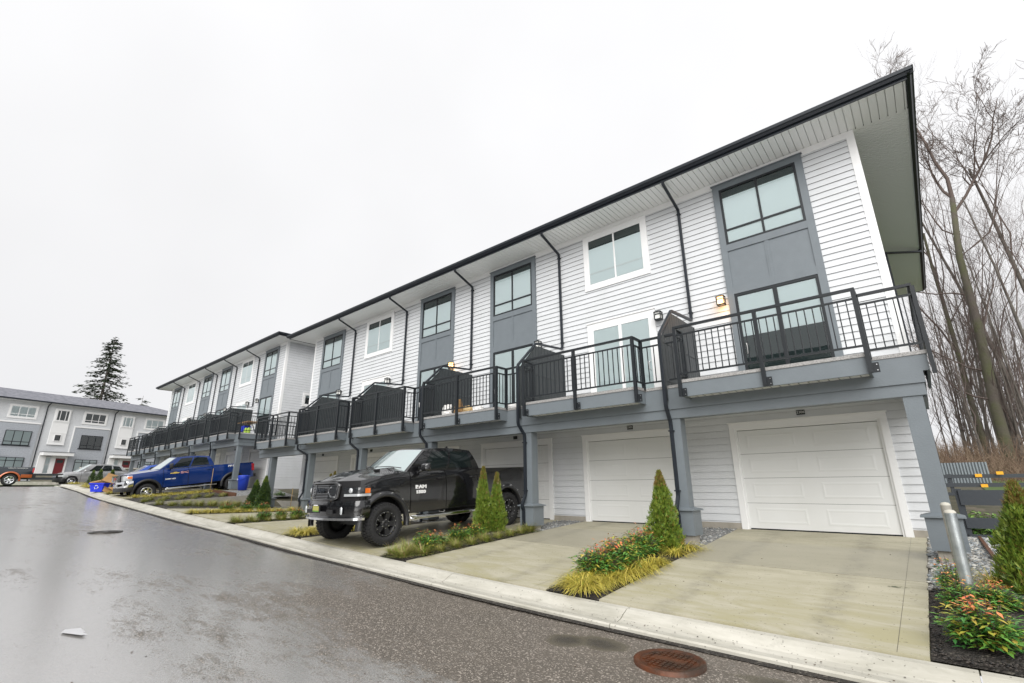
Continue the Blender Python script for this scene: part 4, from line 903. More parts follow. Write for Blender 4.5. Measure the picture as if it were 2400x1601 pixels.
# ---- silver crossover across the junction
sv = dict(type='car', W=.93, L=4.6, R=.35, ww=.22, rr=.24, Ra=.41, wheels=(.9, 3.60), paint='psilver', rocker=.30, belt=1.06, roof=1.66, roofw=.64, ztop=[(0, .82), (.4, .93), (1.2, 1.03), (1.5, 1.06), (4.0, 1.12), (4.6, 1.08)], low=[(0, .28), (1, .25), (4.6, .30)],
    doors=(1.42, 2.45, 3.40), hood=(0, 1.32), frontl=.32, frontc=.04, cab=(1.22, 4.5, 2.05, 4.0), bumper=(.28, .55), glass=((.18, .40, .12, .85), (.43, .66, .12, .85), (.70, .90, .15, .82)), mirror=(1.62, 1.08), rim='chrome', spokes=5, handle='psilver', beltslope=.02, woff=.01)
st, wf, lf, zt, zl = vehicle(sv, 'crossover_car', (-53.0, -5.75, 1.16), (0, 0, R(6)), 'silver crossover car parked in front of the grey and white houses', 'car')
b = MB()
for s in (-1, 1): wrap(b, wf, lf, .32, .93, 0, .5, .28, .56, .05, 0, 3, s)
b.build('bumper', M['plastic'], st)
for s in (-1, 1):
    b = MB(); wrap(b, wf, lf, .32, .93, .58, .62, .66, .80, .02, 0, 2, s); b.build('headlight', M['lens'], st)
b = MB(); b.box(-.5, .5, .0, .06, .60, .76); b.build('grille', M['lampdark'], st)
# ---- dark pickup with copper lower panels, tail in view
ob = dict(type='pickup', W=.98, L=5.9, R=.41, ww=.27, rr=.26, Ra=.50, wheels=(1.0, 4.70), paint='pnavy', rocker=.56, belt=1.30, roof=1.88, roofw=.72,
    ztop=[(0, 1.12), (.5, 1.18), (1.6, 1.28), (3.8, 1.32), (5.9, 1.33)], low=[(0, .62), (1.6, .55), (5.9, .62)], doors=(1.66, 2.7, 3.7), hood=(0, 1.6), frontl=.26, frontc=.08, cab=(1.5, 3.82, 2.3, 3.5), bedtop=1.33, bumper=(.5, .8), glass=((.18, .50, .10, .86), (.54, .90, .10, .86)), mirror=(1.95, 1.33), rim='chrome', spokes=6, handle='plastic')
ot, wf, lf, zt, zl = vehicle(ob, 'pickup_truck', (-52.6, -12.95, 1.17), (0, 0, R(-3)), 'dark grey pickup with copper lower panels and arches, tail in view at the junction', 'pickup truck')
flares(ot, ob, wf, .04, M['porange'], False)
for s in (-1, 1):
    b = MB()
    for la, lb in ((1.55, 4.15), (5.25, 5.85)): b.grid([[(s * (wf(l, z) + .012), l, z) for z in (.57, .68, .80)] for l in np.linspace(la, lb, 12)], 0, True, s < 0)
    b.build('lower_panel', M['porange'], ot)
    b = MB(); b.box(s * .82, s * .985, 5.80, 5.90, .95, 1.25); b.build('taillight', M['red'], ot)
b = MB(); b.box(-.9, .9, 5.86, 6.05, .58, .78); b.build('rear_bumper', M['plastic'], ot)
text('HARLEY-DAVIDSON', .09, M['text'], ot, 'lettering', (wf(4.9, 1.25) + .008, 5.0, 1.24), (R(90), 0, R(90)), .003, 1.3)
# ------------------------------------------------------------------ houses across the junction
def zc3(b, x0, x1, z0, z1, y, mi=0): laps(b, x0, x1, z0, z1, y, mi, 0, -1, .016)
def win3(parent, x0, x1, z0, z1, trimw, mt, mf, cols, muntin, blind, y=-.0):
    b = MB()
    if trimw: frame(b, x0 - trimw, x1 + trimw, z0 - trimw, z1 + trimw, trimw, y - .07, y - .001)
    frame(b, x0, x1, z0, z1, .06, y - .06, y - .02, 1); bars = [x0 + (x1 - x0) * k for k in cols]; bargrid(b, x0 + .06, x1 - .06, z0 + .06, z1 - .06, y - .058, y - .022, bars, [z0 + (z1 - z0) * muntin] if muntin else [], .06, 1)
    if not trimw: b.box(x0 - .1, x1 + .1, y - .09, y - .001, z0 - .07, z0 - .001, 1)
    w = b.build('window', [mt, mf], parent); glazing(w, x0 + .06, x1 - .06, z0 + .06, z1 - .06, y - .026, z0 + .06 if blind else 9, (z1 - .06) if blind else 0, slat=.12); return w
h3 = empty('townhouse_row', (-74.9, -5.3, 2.44), (0, 0, R(90 + 14.9))); tag(h3, 'long white and grey townhouse row with red doors and shingle roof across the junction', 'townhouse', 'white townhouse rows')
UW = 6.62; U0, U1_ = -2, 3
X0, X1 = U0 * UW, U1_ * UW - 2.0
b = MB()
for u in range(U0, U1_):
    x = u * UW; xe = min(x + UW, X1); zc3(b, x, xe, -.3, 7.75, 0)
b.quad((X0, .0, -.5), (X1, .0, -.5), (X1, .0, 7.75), (X0, .0, 7.75)); b.box(X0, X1, .02, 10, -.5, 7.75); b.build('wall', [M['white'], M['lapshade']], h3)
b = MB(); ze = 7.75; e0, e1, f0, f1 = X0 - .6, X1 + .6, -.65, 10.6; yr = (f0 + f1) / 2; zr = ze + 1.75
A, B_, C_, D_, E_, F_ = (e0, f0, ze + .12), (e1, f0, ze + .12), (e1, f1, ze + .12), (e0, f1, ze + .12), (e1 - 6, yr, zr + .12), (e0 + 6, yr, zr + .12)
b.quad(A, B_, E_, F_); b.add([B_, C_, E_], [(0, 1, 2)]); b.quad(C_, D_, F_, E_); b.add([D_, A, F_], [(0, 1, 2)]); b.build('roof', M['roof'], h3)
b = MB(); b.quad((e0, f0, ze), (e1, f0, ze), (e1, 0, ze), (e0, 0, ze)); b.build('soffit', M['soffit'], h3)
b = MB(); b.box(e0, e1, f0 - .12, f0, ze - .02, ze + .14); b.box(e1, e1 + .1, f0 - .12, f1, ze - .02, ze + .14); b.build('gutter', M['gutter'], h3)
for u in range(U0, U1_):
    x = u * UW; nm = u % 2
    b = MB(); b.tube([(x, f0, ze), (x, -.08, ze - .3), (x, -.08, -.3)], .055, 4, 0, (1, 0, 0), rot=pi / 4); b.build('downspout', M['gutter'], h3)
    # white bay over the entrance
    b = MB(); bx0, bx1 = x + .75, x + 2.25; b.box(bx0, bx1, -.13, -.001, 3.25, 7.30)
    for zz in (3.25, 4.55, 5.75): b.box(bx0 - .02, bx1 + .02, -.16, -.13, zz, zz + .10)
    bay = b.build('bay_panel', M['trim'], h3)
    win3(h3, x + .93, x + 2.07, 5.95, 7.15, .08, M['trim'], M['trim'], (.28, .72), None, u != 0, -.13)
    win3(h3, x + 1.25, x + 1.75, 3.72, 4.35, .06, M['trim'], M['plastic'], (), None, False, -.13)
    # grey shingled half, with white band on top
    gx0, gx1 = x + 2.95, x + UW - .25
    b = MB(); z = -.3
    while z < 5.35:
        z2 = min(5.35, z + .2); b.box(gx0, gx1, -.10 + .0, -.001, z, z2 - .006); b.quad((gx0, -.118, z), (gx1, -.118, z), (gx1, -.101, z2), (gx0, -.101, z2)); b.quad((gx0, -.101, z), (gx1, -.101, z), (gx1, -.118, z), (gx0, -.118, z)); z = z2
    b.build('shingle_cladding', M['shingle'], h3)
    b = MB(); b.box(gx0 - .08, gx1 + .05, -.16, -.001, 5.36, 5.52); b.box(gx0 - .10, gx0 - .003, -.13, -.001, 2.0, 5.355); b.build('trim_band', M['trim'], h3)
    win3(h3, x + 3.65, x + 5.75, 6.00, 7.15, .16, M['trim'], M['trim'], (.333, .667), .26, u not in (0,), -.0)
    win3(h3, x + 3.70, x + 5.85, 3.0, 4.55, 0, M['black'], M['black'], (.333, .667), .24, u not in (0,), -.12)
    win3(h3, x + 3.65, x + 5.80, .35, 1.75, 0, M['black'], M['black'], (.333, .667), .75, True, -.12)
    # entrance: canopy, white surround, red door, side light
    b = MB(); b.box(x + .35, x + 3.1, -1.0, -.10, 2.05, 2.40); b.box(x + .30, x + 3.15, -1.05, -.10, 2.401, 2.44, 1); b.build('canopy', [M['trim'], M['gutter']], h3)
    b = MB(); b.box(x + .35, x + .95, -.20, -.001, -.3, 2.05); b.box(x + 1.5, x + 1.85, -.20, -.001, -.3, 2.05); b.box(x + 2.74, x + 2.90, -.20, -.001, -.3, 2.05); b.box(x + 1.85, x + 2.74, -.18, -.001, 1.80, 2.05); b.build('porch_surround', M['trim'], h3)
    b = MB(); b.box(x + 1.87, x + 2.72, -.12, -.001, -.3, 1.79); d = b.build('door', M['door'], h3)
    b = MB(); b.box(x + 2.02, x + 2.57, -.130, -.121, 1.30, 1.62); b.build('door_light', M['interior'], d)
    win3(h3, x + .98, x + 1.48, .1, 1.9, 0, M['trim'], M['trim'], (), .55, True, -.04)
# low walls and fence before them
def fence(name, A, B, z0, rails, posts, m, label, cat='fence', ph=None, th=.04, group=None):
    A, B = Vector((*A, 0)), Vector((*B, 0)); ln = (B - A).length; ang = math.atan2(B.y - A.y, B.x - A.x)
    r = empty(name, (A.x, A.y, z0), (0, 0, ang)); tag(r, label, cat, group)
    top = max(q for _, q in rails)
    for za, zb in rails:
        b = MB(); b.box(0, ln, -th, -.001, za, zb); b.build('rail', m, r)
    for i in range(posts):
        x = ln * i / (posts - 1) if posts > 1 else 0; b = MB(); b.box(x - .05, x + .05, .0, .09, -.4, ph or top + .02); b.build('fence_post', m, r)
    return r
fence('garden_fence', (-58.5, -16), (-60.3, -1.0), 1.2, [(.15, .35), (.50, .70), (.85, 1.02)], 9, M['fence'], 'dark grey rail fence in front of the houses with red doors', group='rail fences')
b = MB(); b.box(-60.6, -60.2, -3.2, 2.4, 1.0, 2.75); b.box(-60.7, -60.1, -3.3, 2.5, 2.751, 2.85, 1); 
tag(b.build('stone_garden_wall', [speck('stacked_ledgestone', (.16, .15, .13), (.30, .28, .25), (.40, .38, .34), 3.5), M['kerb']]), 'low stacked stone garden wall behind the small cedars', 'garden wall')
b = MB(); b.box(-.0, .12, -8, -.0, 0, .42); o = b.build('garden_wall', M['kerb']); o.location = (-57.6, -1.2, 1.1); tag(o, 'low pale concrete wall behind the silver car', 'garden wall')
# ------------------------------------------------------------------ retaining walls, edging, small things by the gap between the rows
def wall_path(name, pts, t, label, m='wallc'):
    b = MB(); n = len(pts); L_, R_ = [], []
    for i, (x, y, z0, z1) in enumerate(pts):
        p, q = pts[max(0, i - 1)], pts[min(n - 1, i + 1)]; d = Vector((q[0] - p[0], q[1] - p[1])).normalized(); nn = Vector((-d.y, d.x)) * t / 2
        L_.append((x + nn.x, y + nn.y, z0, z1)); R_.append((x - nn.x, y - nn.y, z0, z1))
    g = [[(q[0], q[1], q[2]), (q[0], q[1], q[3])] for q in L_]; h = [[(q[0], q[1], q[3]), (q[0], q[1], q[2])] for q in R_]
    b.grid([a + c for a, c in zip(g, h)], 0, False, True)
    for a, c in ((0, 0), (-1, -1)): b.quad(g[a][0], g[a][1], h[c][0], h[c][1])
    return tag(b.build(name, M[m]), label, 'retaining wall')
wall_path('retaining_wall', [(-25.0, -5.95, -.2, .36), (-24.95, -5.2, -.2, .40), (-24.9, -4.2, -.2, .47), (-24.95, -2.6, -.2, .55), (-25.0, -1.2, -.2, .62)], .16, 'low concrete retaining wall with round grass tufts above and below it')
wall_path('retaining_wall', [(-24.98, -.55, -.2, .30), (-24.0, -.62, -.2, .31), (-22.4, -.7, -.2, .32)], .16, 'short concrete wall behind the pair of dark cedars')
wall_path('timber_edging', [(-25.3, -2.40, .3, .70), (-27.0, -2.48, .4, .80), (-28.6, -2.5, .5, .86)], .06, 'brown timber edging holding grey gravel by the far end post', 'timber')['category'] = 'edging'
for (x, y, z, h, tx, lab) in ((-25.1, -1.6, .3, 1.0, .05, 'bamboo cane leaning by the low concrete wall'), (-27.2, -2.9, .6, 1.25, -.03, 'bamboo cane in front of the rear wheel of the blue pickup'), (-22.2, -1.2, .1, .8, .04, 'bamboo cane behind the pair of dark cedars')):
    b = MB(); b.tube([(0, 0, 0), (tx * h, 0, h)], .012, 5); o = b.build('garden_cane', M['cane']); o.location = (x, y, z); tag(o, lab, 'cane', 'bamboo canes')
# blue round bin by the far post
bn = empty('recycling_bin', (-27.4, -1.35, .80)); tag(bn, 'round blue bin with lid and handle beside the grey post', 'bin')
b = MB(); b.lathe([(0, .0), (0, .21), (.62, .27), (.66, .275), (.66, .24)], 'Z', 24); b.build('bin_body', M['bluebin2'], bn)
b = MB(); b.lathe([(.66, .285), (.70, .29), (.74, .26), (.76, 0)], 'Z', 24); b.build('lid', M['bluebin2'], bn)
b = MB(); b.tube([(-.275, -.05, .60), (-.2, -.24, .50), (0, -.315, .46), (.2, -.24, .50), (.275, -.05, .60)], .012, 6); b.tube([(.29, .0, .70), (.36, .05, .72), (.33, .14, .70)], .018, 6); b.build('handle', M['bluebin2'], bn)
b = MB()
for a0 in (0, 2.1, 4.2): b.tube([(-.10 + .05 * cos(a0 + t), -.262, .52 + .05 * sin(a0 + t)) for t in (0, .5, 1, 1.5)], .010, 4)
b.build('recycling_mark', M['text'], bn)
# blue box at the kerb with cardboard
bx = empty('recycling_box', (-33.8, -6.05, zk(-33.8) + .10), (0, 0, R(50))); tag(bx, 'blue recycling box with white recycling mark standing on the kerb', 'recycling box')
b = MB()
w0, w1, d0, d1, hh = .26, .335, .20, .26, .44
B4 = lambda w, d, z: [(-w, -d, z), (w, -d, z), (w, d, z), (-w, d, z)]
b.add(B4(w0, d0, 0) + B4(w1, d1, hh) + B4(w1 - .02, d1 - .02, hh) + B4(w0 - .015, d0 - .015, .02), [(0, 3, 2, 1)] + [(i, (i + 1) % 4, 4 + (i + 1) % 4, 4 + i) for i in range(4)] + [(4 + i, 4 + (i + 1) % 4, 8 + (i + 1) % 4, 8 + i) for i in range(4)] + [(8 + i, 8 + (i + 1) % 4, 12 + (i + 1) % 4, 12 + i) for i in range(4)] + [(12, 13, 14, 15)])
b.build('box_body', M['bluebin'], bx)
b = MB(); frame2 = [(-w1 - .025, w1 + .025, -d1 - .025, -d1), (-w1 - .025, w1 + .025, d1, d1 + .025), (-w1 - .025, -w1, -d1, d1), (w1, w1 + .025, -d1, d1)]
for q in frame2: b.box(*q, hh - .045, hh + .01)
b.build('rim', M['bluebin'], bx)
b = MB(); cx, cz = 0, .24
for k in range(3):
    a0 = pi / 2 + k * 2 * pi / 3
    pts = [(cx + .085 * cos(a0 + t), -.245 - (.24 - .24) - .0, cz + .085 * sin(a0 + t)) for t in (-.75, -.35, .0, .35)]
    b.tube(pts, .014, 4)
    e_ = pts[-1]; tx, tz = -sin(a0 + .4), cos(a0 + .4); nx_, nz_ = cos(a0 + .4), sin(a0 + .4)
    b.add([(e_[0] + nx_ * .03, e_[1] - .012, e_[2] + nz_ * .03), (e_[0] - nx_ * .03, e_[1] - .012, e_[2] - nz_ * .03), (e_[0] + tx * .05, e_[1] - .012, e_[2] + tz * .05)], [(0, 1, 2)])
mk = b.build('recycling_mark', M['text'], bx)
def carton(loc, rot, sz, label, m='card', flaps=True):
    r = empty('cardboard_box', loc, rot); tag(r, label, 'cardboard box', 'cardboard put out by the lane'); x, y, z = sz; b = MB()
    b.box(-x, x, -y, y, 0, z); b.build('box_body', M[m], r)
    if flaps:
        b = MB(); b.add([(-x, -y, z), (x, -y, z), (x, -y - .13, z + .1), (-x, -y - .13, z + .1)], [(0, 1, 2, 3)]); b.add([(-x, y, z), (x, y, z), (x, y + .12, z + .13), (-x, y + .12, z + .13)], [(0, 1, 2, 3)]); b.build('flap', M[m], r)
    return r
zb = zk(-34.5) + .15
carton((-34.6, -5.55, zb + .30), (R(35), R(18), R(60)), (.30, .20, .30), 'open tan cardboard box leaning above the blue recycling box')
carton((-34.9, -5.75, zb + .12), (R(48), R(-10), R(35)), (.36, .04, .5), 'flattened white edged cardboard sheet leaning behind the blue recycling box', flaps=False)
carton((-33.3, -5.2, zb + .25), (R(-30), R(25), R(70)), (.30, .16, .28), 'dark red brown carton tipped over beside the blue hatchback', 'timber')
carton((-32.6, -5.85, zk(-32.6) + .14), (R(0), R(24), R(50)), (.22, .16, .16), 'orange brown open carton lying in front of the blue pickup')
# ------------------------------------------------------------------ balcony things
b = MB()
def bag(b, x, y, z, w, d, h, top, mi=0):
    P = []
    for k in range(7):
        t = k / 6; s = 1 - (1 - top) * t ** 2; P.append([(x + (w * s * cos(a)) * (1 + .16 * random.uniform(-1, 1)) / max(abs(cos(a)), abs(sin(a))) ** .6, y + (d * s * sin(a)) * (1 + .16 * random.uniform(-1, 1)), z + h * t * (1 + .08 * random.uniform(-1, 1))) for a in np.linspace(0, 2 * pi, 13)[:-1]] )
        P[-1].append(P[-1][0])
    b.grid(P, mi, False, True)
bag(b, 0, 0, 0, .17, .13, .34, .75); tag(b.build('rubbish_bag', M['paper'], None, (-10.78, -2.25, 2.93)), 'crumpled white bag on the black balcony above the black pickup, left of the paper sack', 'bag', 'bags on the balcony')
b = MB(); bag(b, 0, 0, 0, .14, .12, .46, .6); tag(b.build('paper_sack', M['card'], None, (-10.28, -2.25, 2.93)), 'tall brown paper sack on the black balcony above the black pickup', 'bag', 'bags on the balcony')
b = MB(); bag(b, 0, 0, 0, .19, .13, .22, .8); tag(b.build('paper_sack', mat('straw_paper', (.55, .40, .2), .8), None, (-10.0, -2.15, 2.93)), 'squat straw coloured sack between the tall brown sack and the pale bag', 'bag', 'bags on the balcony')
b = MB(); bag(b, 0, 0, 0, .20, .14, .24, .4); tag(b.build('rubbish_bag', M['paper'], None, (-9.62, -2.1, 2.93)), 'low pale bag in front of the white siding on the balcony with the paper sacks', 'bag', 'bags on the balcony')
b = MB(); bag(b, 0, 0, 0, .28, .14, .17, .5); tag(b.build('rubbish_bag', M['paper'], None, (-8.45, -1.9, 2.93)), 'pale bag in the recessed balcony corner right of the sacks', 'bag', 'bags on the balcony')
tb = empty('patio_table', (-29.4, -.75, 3.79)); tag(tb, 'patio table with wooden top on the near balcony of the farther row', 'table')
b = MB(); b.box(-.75, .75, -.35, .35, .68, .72); b.build('tabletop', mat('wooden_table_top', (.34, .20, .08), .5), tb)
for s in (-1, 1):
    b = MB(); b.tube([(s * .45, -.28, 0), (s * .2, .0, .68)], .02, 5); b.build('leg', M['black'], tb); b = MB(); b.tube([(s * .45, .28, 0), (s * .2, .05, .68)], .02, 5); b.build('leg', M['black'], tb)
b = MB(); b.box(-.25, .15, -.18, .18, 0, .30); o = b.build('storage_tub', M['bluebin'], None, (-29.7, -.75, 4.03)); tag(o, 'blue tub under the patio table on the balcony', 'tub'); 
b = MB(); b.lathe([(0, 0), (0, .09), (.28, .09), (.34, .05), (.36, 0)], 'Z', 12)
jug = b.build('jug', mat('lime_plastic', (.45, .65, .08), .4), None, (-28.95, -1.05, 3.79)); tag(jug, 'lime and white jug on the balcony floor by the patio table', 'jug', 'jugs on the balcony')
j2 = jug.copy(); C.objects.link(j2); j2.location = (-28.65, -1.0, 3.79); j2['label'] = 'second lime jug, next to the balcony railing post'
# ------------------------------------------------------------------ manholes, paper, bollards
def manhole(loc, r, m, label, raised):
    g = empty('manhole_cover', loc); tag(g, label, 'manhole cover', 'manhole covers'); b = MB()
    b.lathe([(-.05, r), (raised, r), (raised + .004, r - .012), (raised + .004, r - .035), (raised - .006, r - .045), (raised - .006, r - .06)], 'Z', 48); b.build('rim', m, g)
    b = MB(); b.lathe([(raised - .006, r - .058), (raised - .006, 0)], 'Z', 48); n = 13; q = r * 2 / n
    for i in range(n):
        for j in range(n):
            x, y = -r + (i + .5) * q, -r + (j + .5) * q
            if x * x + y * y < (r - .09) ** 2 and not (abs(y) < q * .9 and abs(x) < r * .55): b.box(x - q * .32, x + q * .32, y - q * .32, y + q * .32, raised - .006, raised + .004)
    b.box(-r * .5, r * .5, -.05, .05, raised - .006, raised + .003)
    b.build('cover_plate', m, g); return g
manhole((-2.22, -7.08, zk(-2.22) - .050), .315, M['rust'], 'rusty round manhole cover in the wet lane by the near kerb', .035)
manhole((-16.6, -8.63, zk(-16.6) - .055), .36, M['iron'], 'dark manhole cover in the middle of the wet lane', .03)
b = MB(); b.add([(-.20, -.06, .0), (-.07, -.11, .002), (.20, .01, .0), (.22, .06, .0), (.09, .04, .003), (.11, .06, .0), (-.15, .06, .0)], [(0, 1, 2, 3, 4, 5, 6)])
tag(b.build('paper_scrap', mat('wet_paper', (.55, .55, .56), .5), None, (-7.2, -10.47, zk(-7.2) - .044)), 'torn white sheet of paper stuck to the wet lane', 'paper')
def bollard(loc, h, r, m, label):
    g = empty('bollard', loc, (R(.5), R(.6), 0)); tag(g, label, 'bollard', 'round bollards'); b = MB(); b.lathe([(-.3, r), (h, r)], 'Z', 28); b.build('pole', m, g)
    b = MB(); b.lathe([(h, r), (h + .012, r * .96), (h + .03, r * .7), (h + .038, 0)], 'Z', 28); b.build('bollard_cap', M['kerb'], g)
bollard((-.035, -4.12, -.36), .97, .057, M['galv'], 'galvanised steel bollard with concrete top standing in the red tipped shrubs')
bollard((-.055, -3.45, -.26), .93, .052, M['wallc'], 'concrete coloured bollard just behind the galvanised one')
# ------------------------------------------------------------------ fences and wood edge on the right
fence('rail_fence', (.18, .45), (9, .45), -.13, [(0, .19), (.29, .47), (.68, .94)], 5, M['fence'], 'charcoal three board fence at the end of the near house', group='rail fences')
fence('rail_fence', (-2, 11.0), (14, 12.5), .36, [(.1, .25), (.43, .56), (.72, .84)], 8, M['fence'], 'farther dark rail fence with yellow orange tags', group='rail fences')
for i, (x, z) in enumerate(((.72, 1.33), (1.25, 1.40), (.80, 1.0), (1.35, .95))):
    b = MB(); b.box(-.085, .085, -.012, 0, -.05, .05); o = b.build('warning_tag', M['orange'], None, (x + .3, 11.14, z - .17)); tag(o, ['yellow tag on the upper rail nearest the house', 'larger yellow tag on top of the upper rail', 'yellow tag on the lower rail nearest the house', 'yellow tag on the lower rail farther from the house'][i], 'tag', 'yellow orange fence tags')
b = MB(); x = 0
P = []
for i in range(50): P.append([(x + i * .05, .03 * (i % 2), z) for z in (0, .9)])
b.grid(P, 0, False); o = b.build('corrugated_fence', M['corr'], None, (-.8, 17.0, .86)); tag(o, 'corrugated steel panel fence at the foot of the wood', 'fence')
b = MB(); b.box(0, .05, 0, 1.2, 0, 1.4); o = b.build('sign_board', M['corr'], None, (2.75, 13.5, 1.2)); tag(o, 'edge of a pale metal board by the fence at the picture border', 'board')
b = MB(); b.tube([(.30, .2, .03), (.33, -2.0, -.06), (.40, -3.3, -.14), (.62, -4.6, -.22)], .03, 4, 0, rot=pi / 4); o = b.build('edging_board', M['timber']); tag(o, 'brown timber edging between cobbles and mulch at the near corner', 'edging')
# ------------------------------------------------------------------ planting
def blade_mesh(name, n, length, spread, width, mats_, arch, split, up=.25, hum=0):
    b = MB()
    for k in range(n):
        a = random.uniform(0, 2 * pi); l = length * random.uniform(.55, 1.1); r0 = spread * .18 * sqrt(random.random()); el = random.uniform(up, 1.45); w = width * random.uniform(.7, 1.2)
        d = Vector((cos(a), sin(a), 0)); p = Vector((cos(a + .5) * r0, sin(a + .5) * r0, 0)); sd = Vector((-sin(a), cos(a), 0)); vs = []; seg = 4
        ang = el
        for i in range(seg + 1):
            t = i / seg; ww = w * (1 - t * .92); vs += [p - sd * ww, p + sd * ww]; p = p + (d * cos(ang) + Vector((0, 0, 1)) * sin(ang)) * l / seg; ang -= arch / seg * random.uniform(.7, 1.3); 
            if p.z < .01: p.z = .01 + random.random() * .02
        b.add(vs, [(2 * i, 2 * i + 1, 2 * i + 3, 2 * i + 2) for i in range(seg)], 1 if random.random() < split else 0, True)
    me = b.build(name, mats_); m_ = me.data; bpy.data.objects.remove(me); return m_
SEDGE = [blade_mesh('sedge_blades', 230, .46, .36, .0048, [M['sedge'], M['sedge2']], 2.9, .38, .55) for _ in range(3)]
FESC = [blade_mesh('fescue_blades', 420, .25, .38, .0034, [M['fescue'], M['fescue2']], .9, .42, .05) for _ in range(3)]
def leafy(name, n, rx, rz, ll, mats_, red, seed, zb=.04):
    rnd = random.Random(seed); b = MB()
    for st in range(int(n / 9)):
        a = rnd.uniform(0, 2 * pi); r = rx * sqrt(rnd.random()); h = rz * (1 - (r / rx) ** 2 * .55) * rnd.uniform(.45, 1.05)
        base = Vector((r * .35 * cos(a), r * .35 * sin(a), 0)); tip = Vector((r * cos(a), r * sin(a), h)); b.tube([base, base.lerp(tip, .5) + Vector((0, 0, .04)), tip], .0025, 3, 3, cap=False)
        top = h > rz * .62
        for k in range(9):
            t = rnd.uniform(.35, 1.0); p = base.lerp(tip, t) + Vector((rnd.gauss(0, .035), rnd.gauss(0, .035), rnd.gauss(0, .02) + .01)); p.z = max(zb, p.z)
            az = rnd.uniform(0, 2 * pi) if rnd.random() < .5 else a + rnd.gauss(0, .8); el = rnd.uniform(-.5, .45); L1 = ll * rnd.uniform(.7, 1.25); d = Vector((cos(az) * cos(el), sin(az) * cos(el), sin(el))); s_ = d.cross(Vector((0, 0, 1))).normalized() * L1 * .19; q = p + d * L1; mid = p + d * L1 * .45 + Vector((0, 0, L1 * .07))
            hi = p.z / rz; mi = 1 if (hi > .72 and rnd.random() < red) else (2 if rnd.random() < .25 + .35 * max(0, hi - .5) else 0)
            b.add([p, mid + s_, q, mid - s_], [(0, 1, 2, 3)], mi, False)
    o = b.build(name, mats_ + [M['twig']]); m_ = o.data; bpy.data.objects.remove(o); return m_
NM = [M['ngreen'], M['nred'], M['nyel']]
NAND = [leafy('nandina_leaves', 1700, .26, .40, .072, NM, .62, 3), leafy('nandina_leaves', 1500, .25, .35, .070, NM, .35, 5), leafy('nandina_leaves', 1800, .28, .38, .072, NM, .6, 8)]
NBIG = [leafy('nandina_leaves', 1700, .25, .42, .075, NM, .55, 11), leafy('nandina_leaves', 1000, .17, .50, .06, NM, .6, 12)]
BROAD = leafy('rhododendron_leaves', 700, .5, .6, .13, [M['glossleaf'], M['nyel'], M['glossleaf']], .1, 14)
def plant(mesh, name, x, y, s, label, cat, group, z=None, sz=1):
    o = bpy.data.objects.new(name, mesh); C.objects.link(o); o.location = (x, y, (zg(x, y) if z is None else z) + .0); o.rotation_euler = (0, 0, random.uniform(0, 6.28)); o.scale = (s * random.uniform(.92, 1.08), s * random.uniform(.92, 1.08), s * sz * random.uniform(.9, 1.1)); return tag(o, label, cat, group)
GS, GF, GN, GC = 'golden sedge clumps in the beds', 'round grass tufts in the beds', 'nandina shrubs in the beds', 'small columnar cedars in the beds'
def cedar(h, r, seed, mats_, n=4200, taper=1.15):
    rnd = random.Random(seed); b = MB()
    for k in range(n):
        t = rnd.random() ** .85; prof = r * (1 - t) ** (1 / taper) * (.72 + .28 * min(1, t * 7)) + .012; a = rnd.uniform(0, 2 * pi); lump = 1 + .16 * sin(3 * a + 9 * t + seed) + .10 * sin(5 * a - 17 * t)
        rr_ = prof * lump * (rnd.uniform(.45, 1.02) if rnd.random() < .5 else rnd.uniform(.85, 1.08)); p = Vector((rr_ * cos(a), rr_ * sin(a), t * h))
        L1 = .09 * rnd.uniform(.6, 1.3) * (1 - .35 * t); out = .55 - .25 * t; d = Vector((cos(a) * out + rnd.gauss(0, .25), sin(a) * out + rnd.gauss(0, .25), 1)).normalized(); s_ = d.cross(Vector((rnd.gauss(0, 1), rnd.gauss(0, 1), rnd.gauss(0, .3)))).normalized()
        mi = 1 if (t > .80 and rnd.random() < .75) or rnd.random() < .05 else 0
        for q in (-1, 0, 1):     # a flat spray of three fingers
            dd = (d + s_ * q * .55).normalized(); w = s_ * L1 * .10; e_ = p + dd * L1 * (1 if q == 0 else .7); m_ = p.lerp(e_, .5)
            b.add([p, m_ + w, e_, m_ - w], [(0, 1, 2, 3)], mi)
    for k in range(n // 4):      # older growth close to the stem
        t = rnd.random() * .85; a = rnd.uniform(0, 2 * pi); rr_ = r * (1 - t) * rnd.uniform(.1, .62); p = Vector((rr_ * cos(a), rr_ * sin(a), t * h)); d = Vector((cos(a) * .5 + rnd.gauss(0, .3), sin(a) * .5 + rnd.gauss(0, .3), .8)).normalized(); s_ = d.cross(Vector((rnd.gauss(0, 1), rnd.gauss(0, 1), rnd.gauss(0, .5)))).normalized() * .022; L1 = .10
        b.add([p, p + d * L1 * .5 + s_, p + d * L1, p + d * L1 * .5 - s_], [(0, 1, 2, 3)], 0)
    b.tube([(0, 0, -.05), (0, 0, h * .9)], [.02, .004], 5, 2)
    return b, mats_ + [M['twig']]
def put_cedar(x, y, h, r, seed, label, dark=False, z=None, n=4000):
    b, ms = cedar(h, r, seed, [M['cedar2' if dark else 'cedar'], M['cedartip' if not dark else 'cedar']], n); root = empty('cedar', (x, y, zg(x, y) if z is None else z)); tag(root, label, 'cedar', GC); o = b.build('crown', ms, root); return root
put_cedar(-4.02, -2.90, 1.38, .33, 1, 'wide green cedar at the post between the two near garage doors')
put_cedar(-8.62, -2.90, 1.52, .23, 2, 'taller slim cedar of the pair beside the black pickup')
put_cedar(-8.42, -2.62, 1.36, .22, 3, 'shorter slim cedar of the pair beside the black pickup')
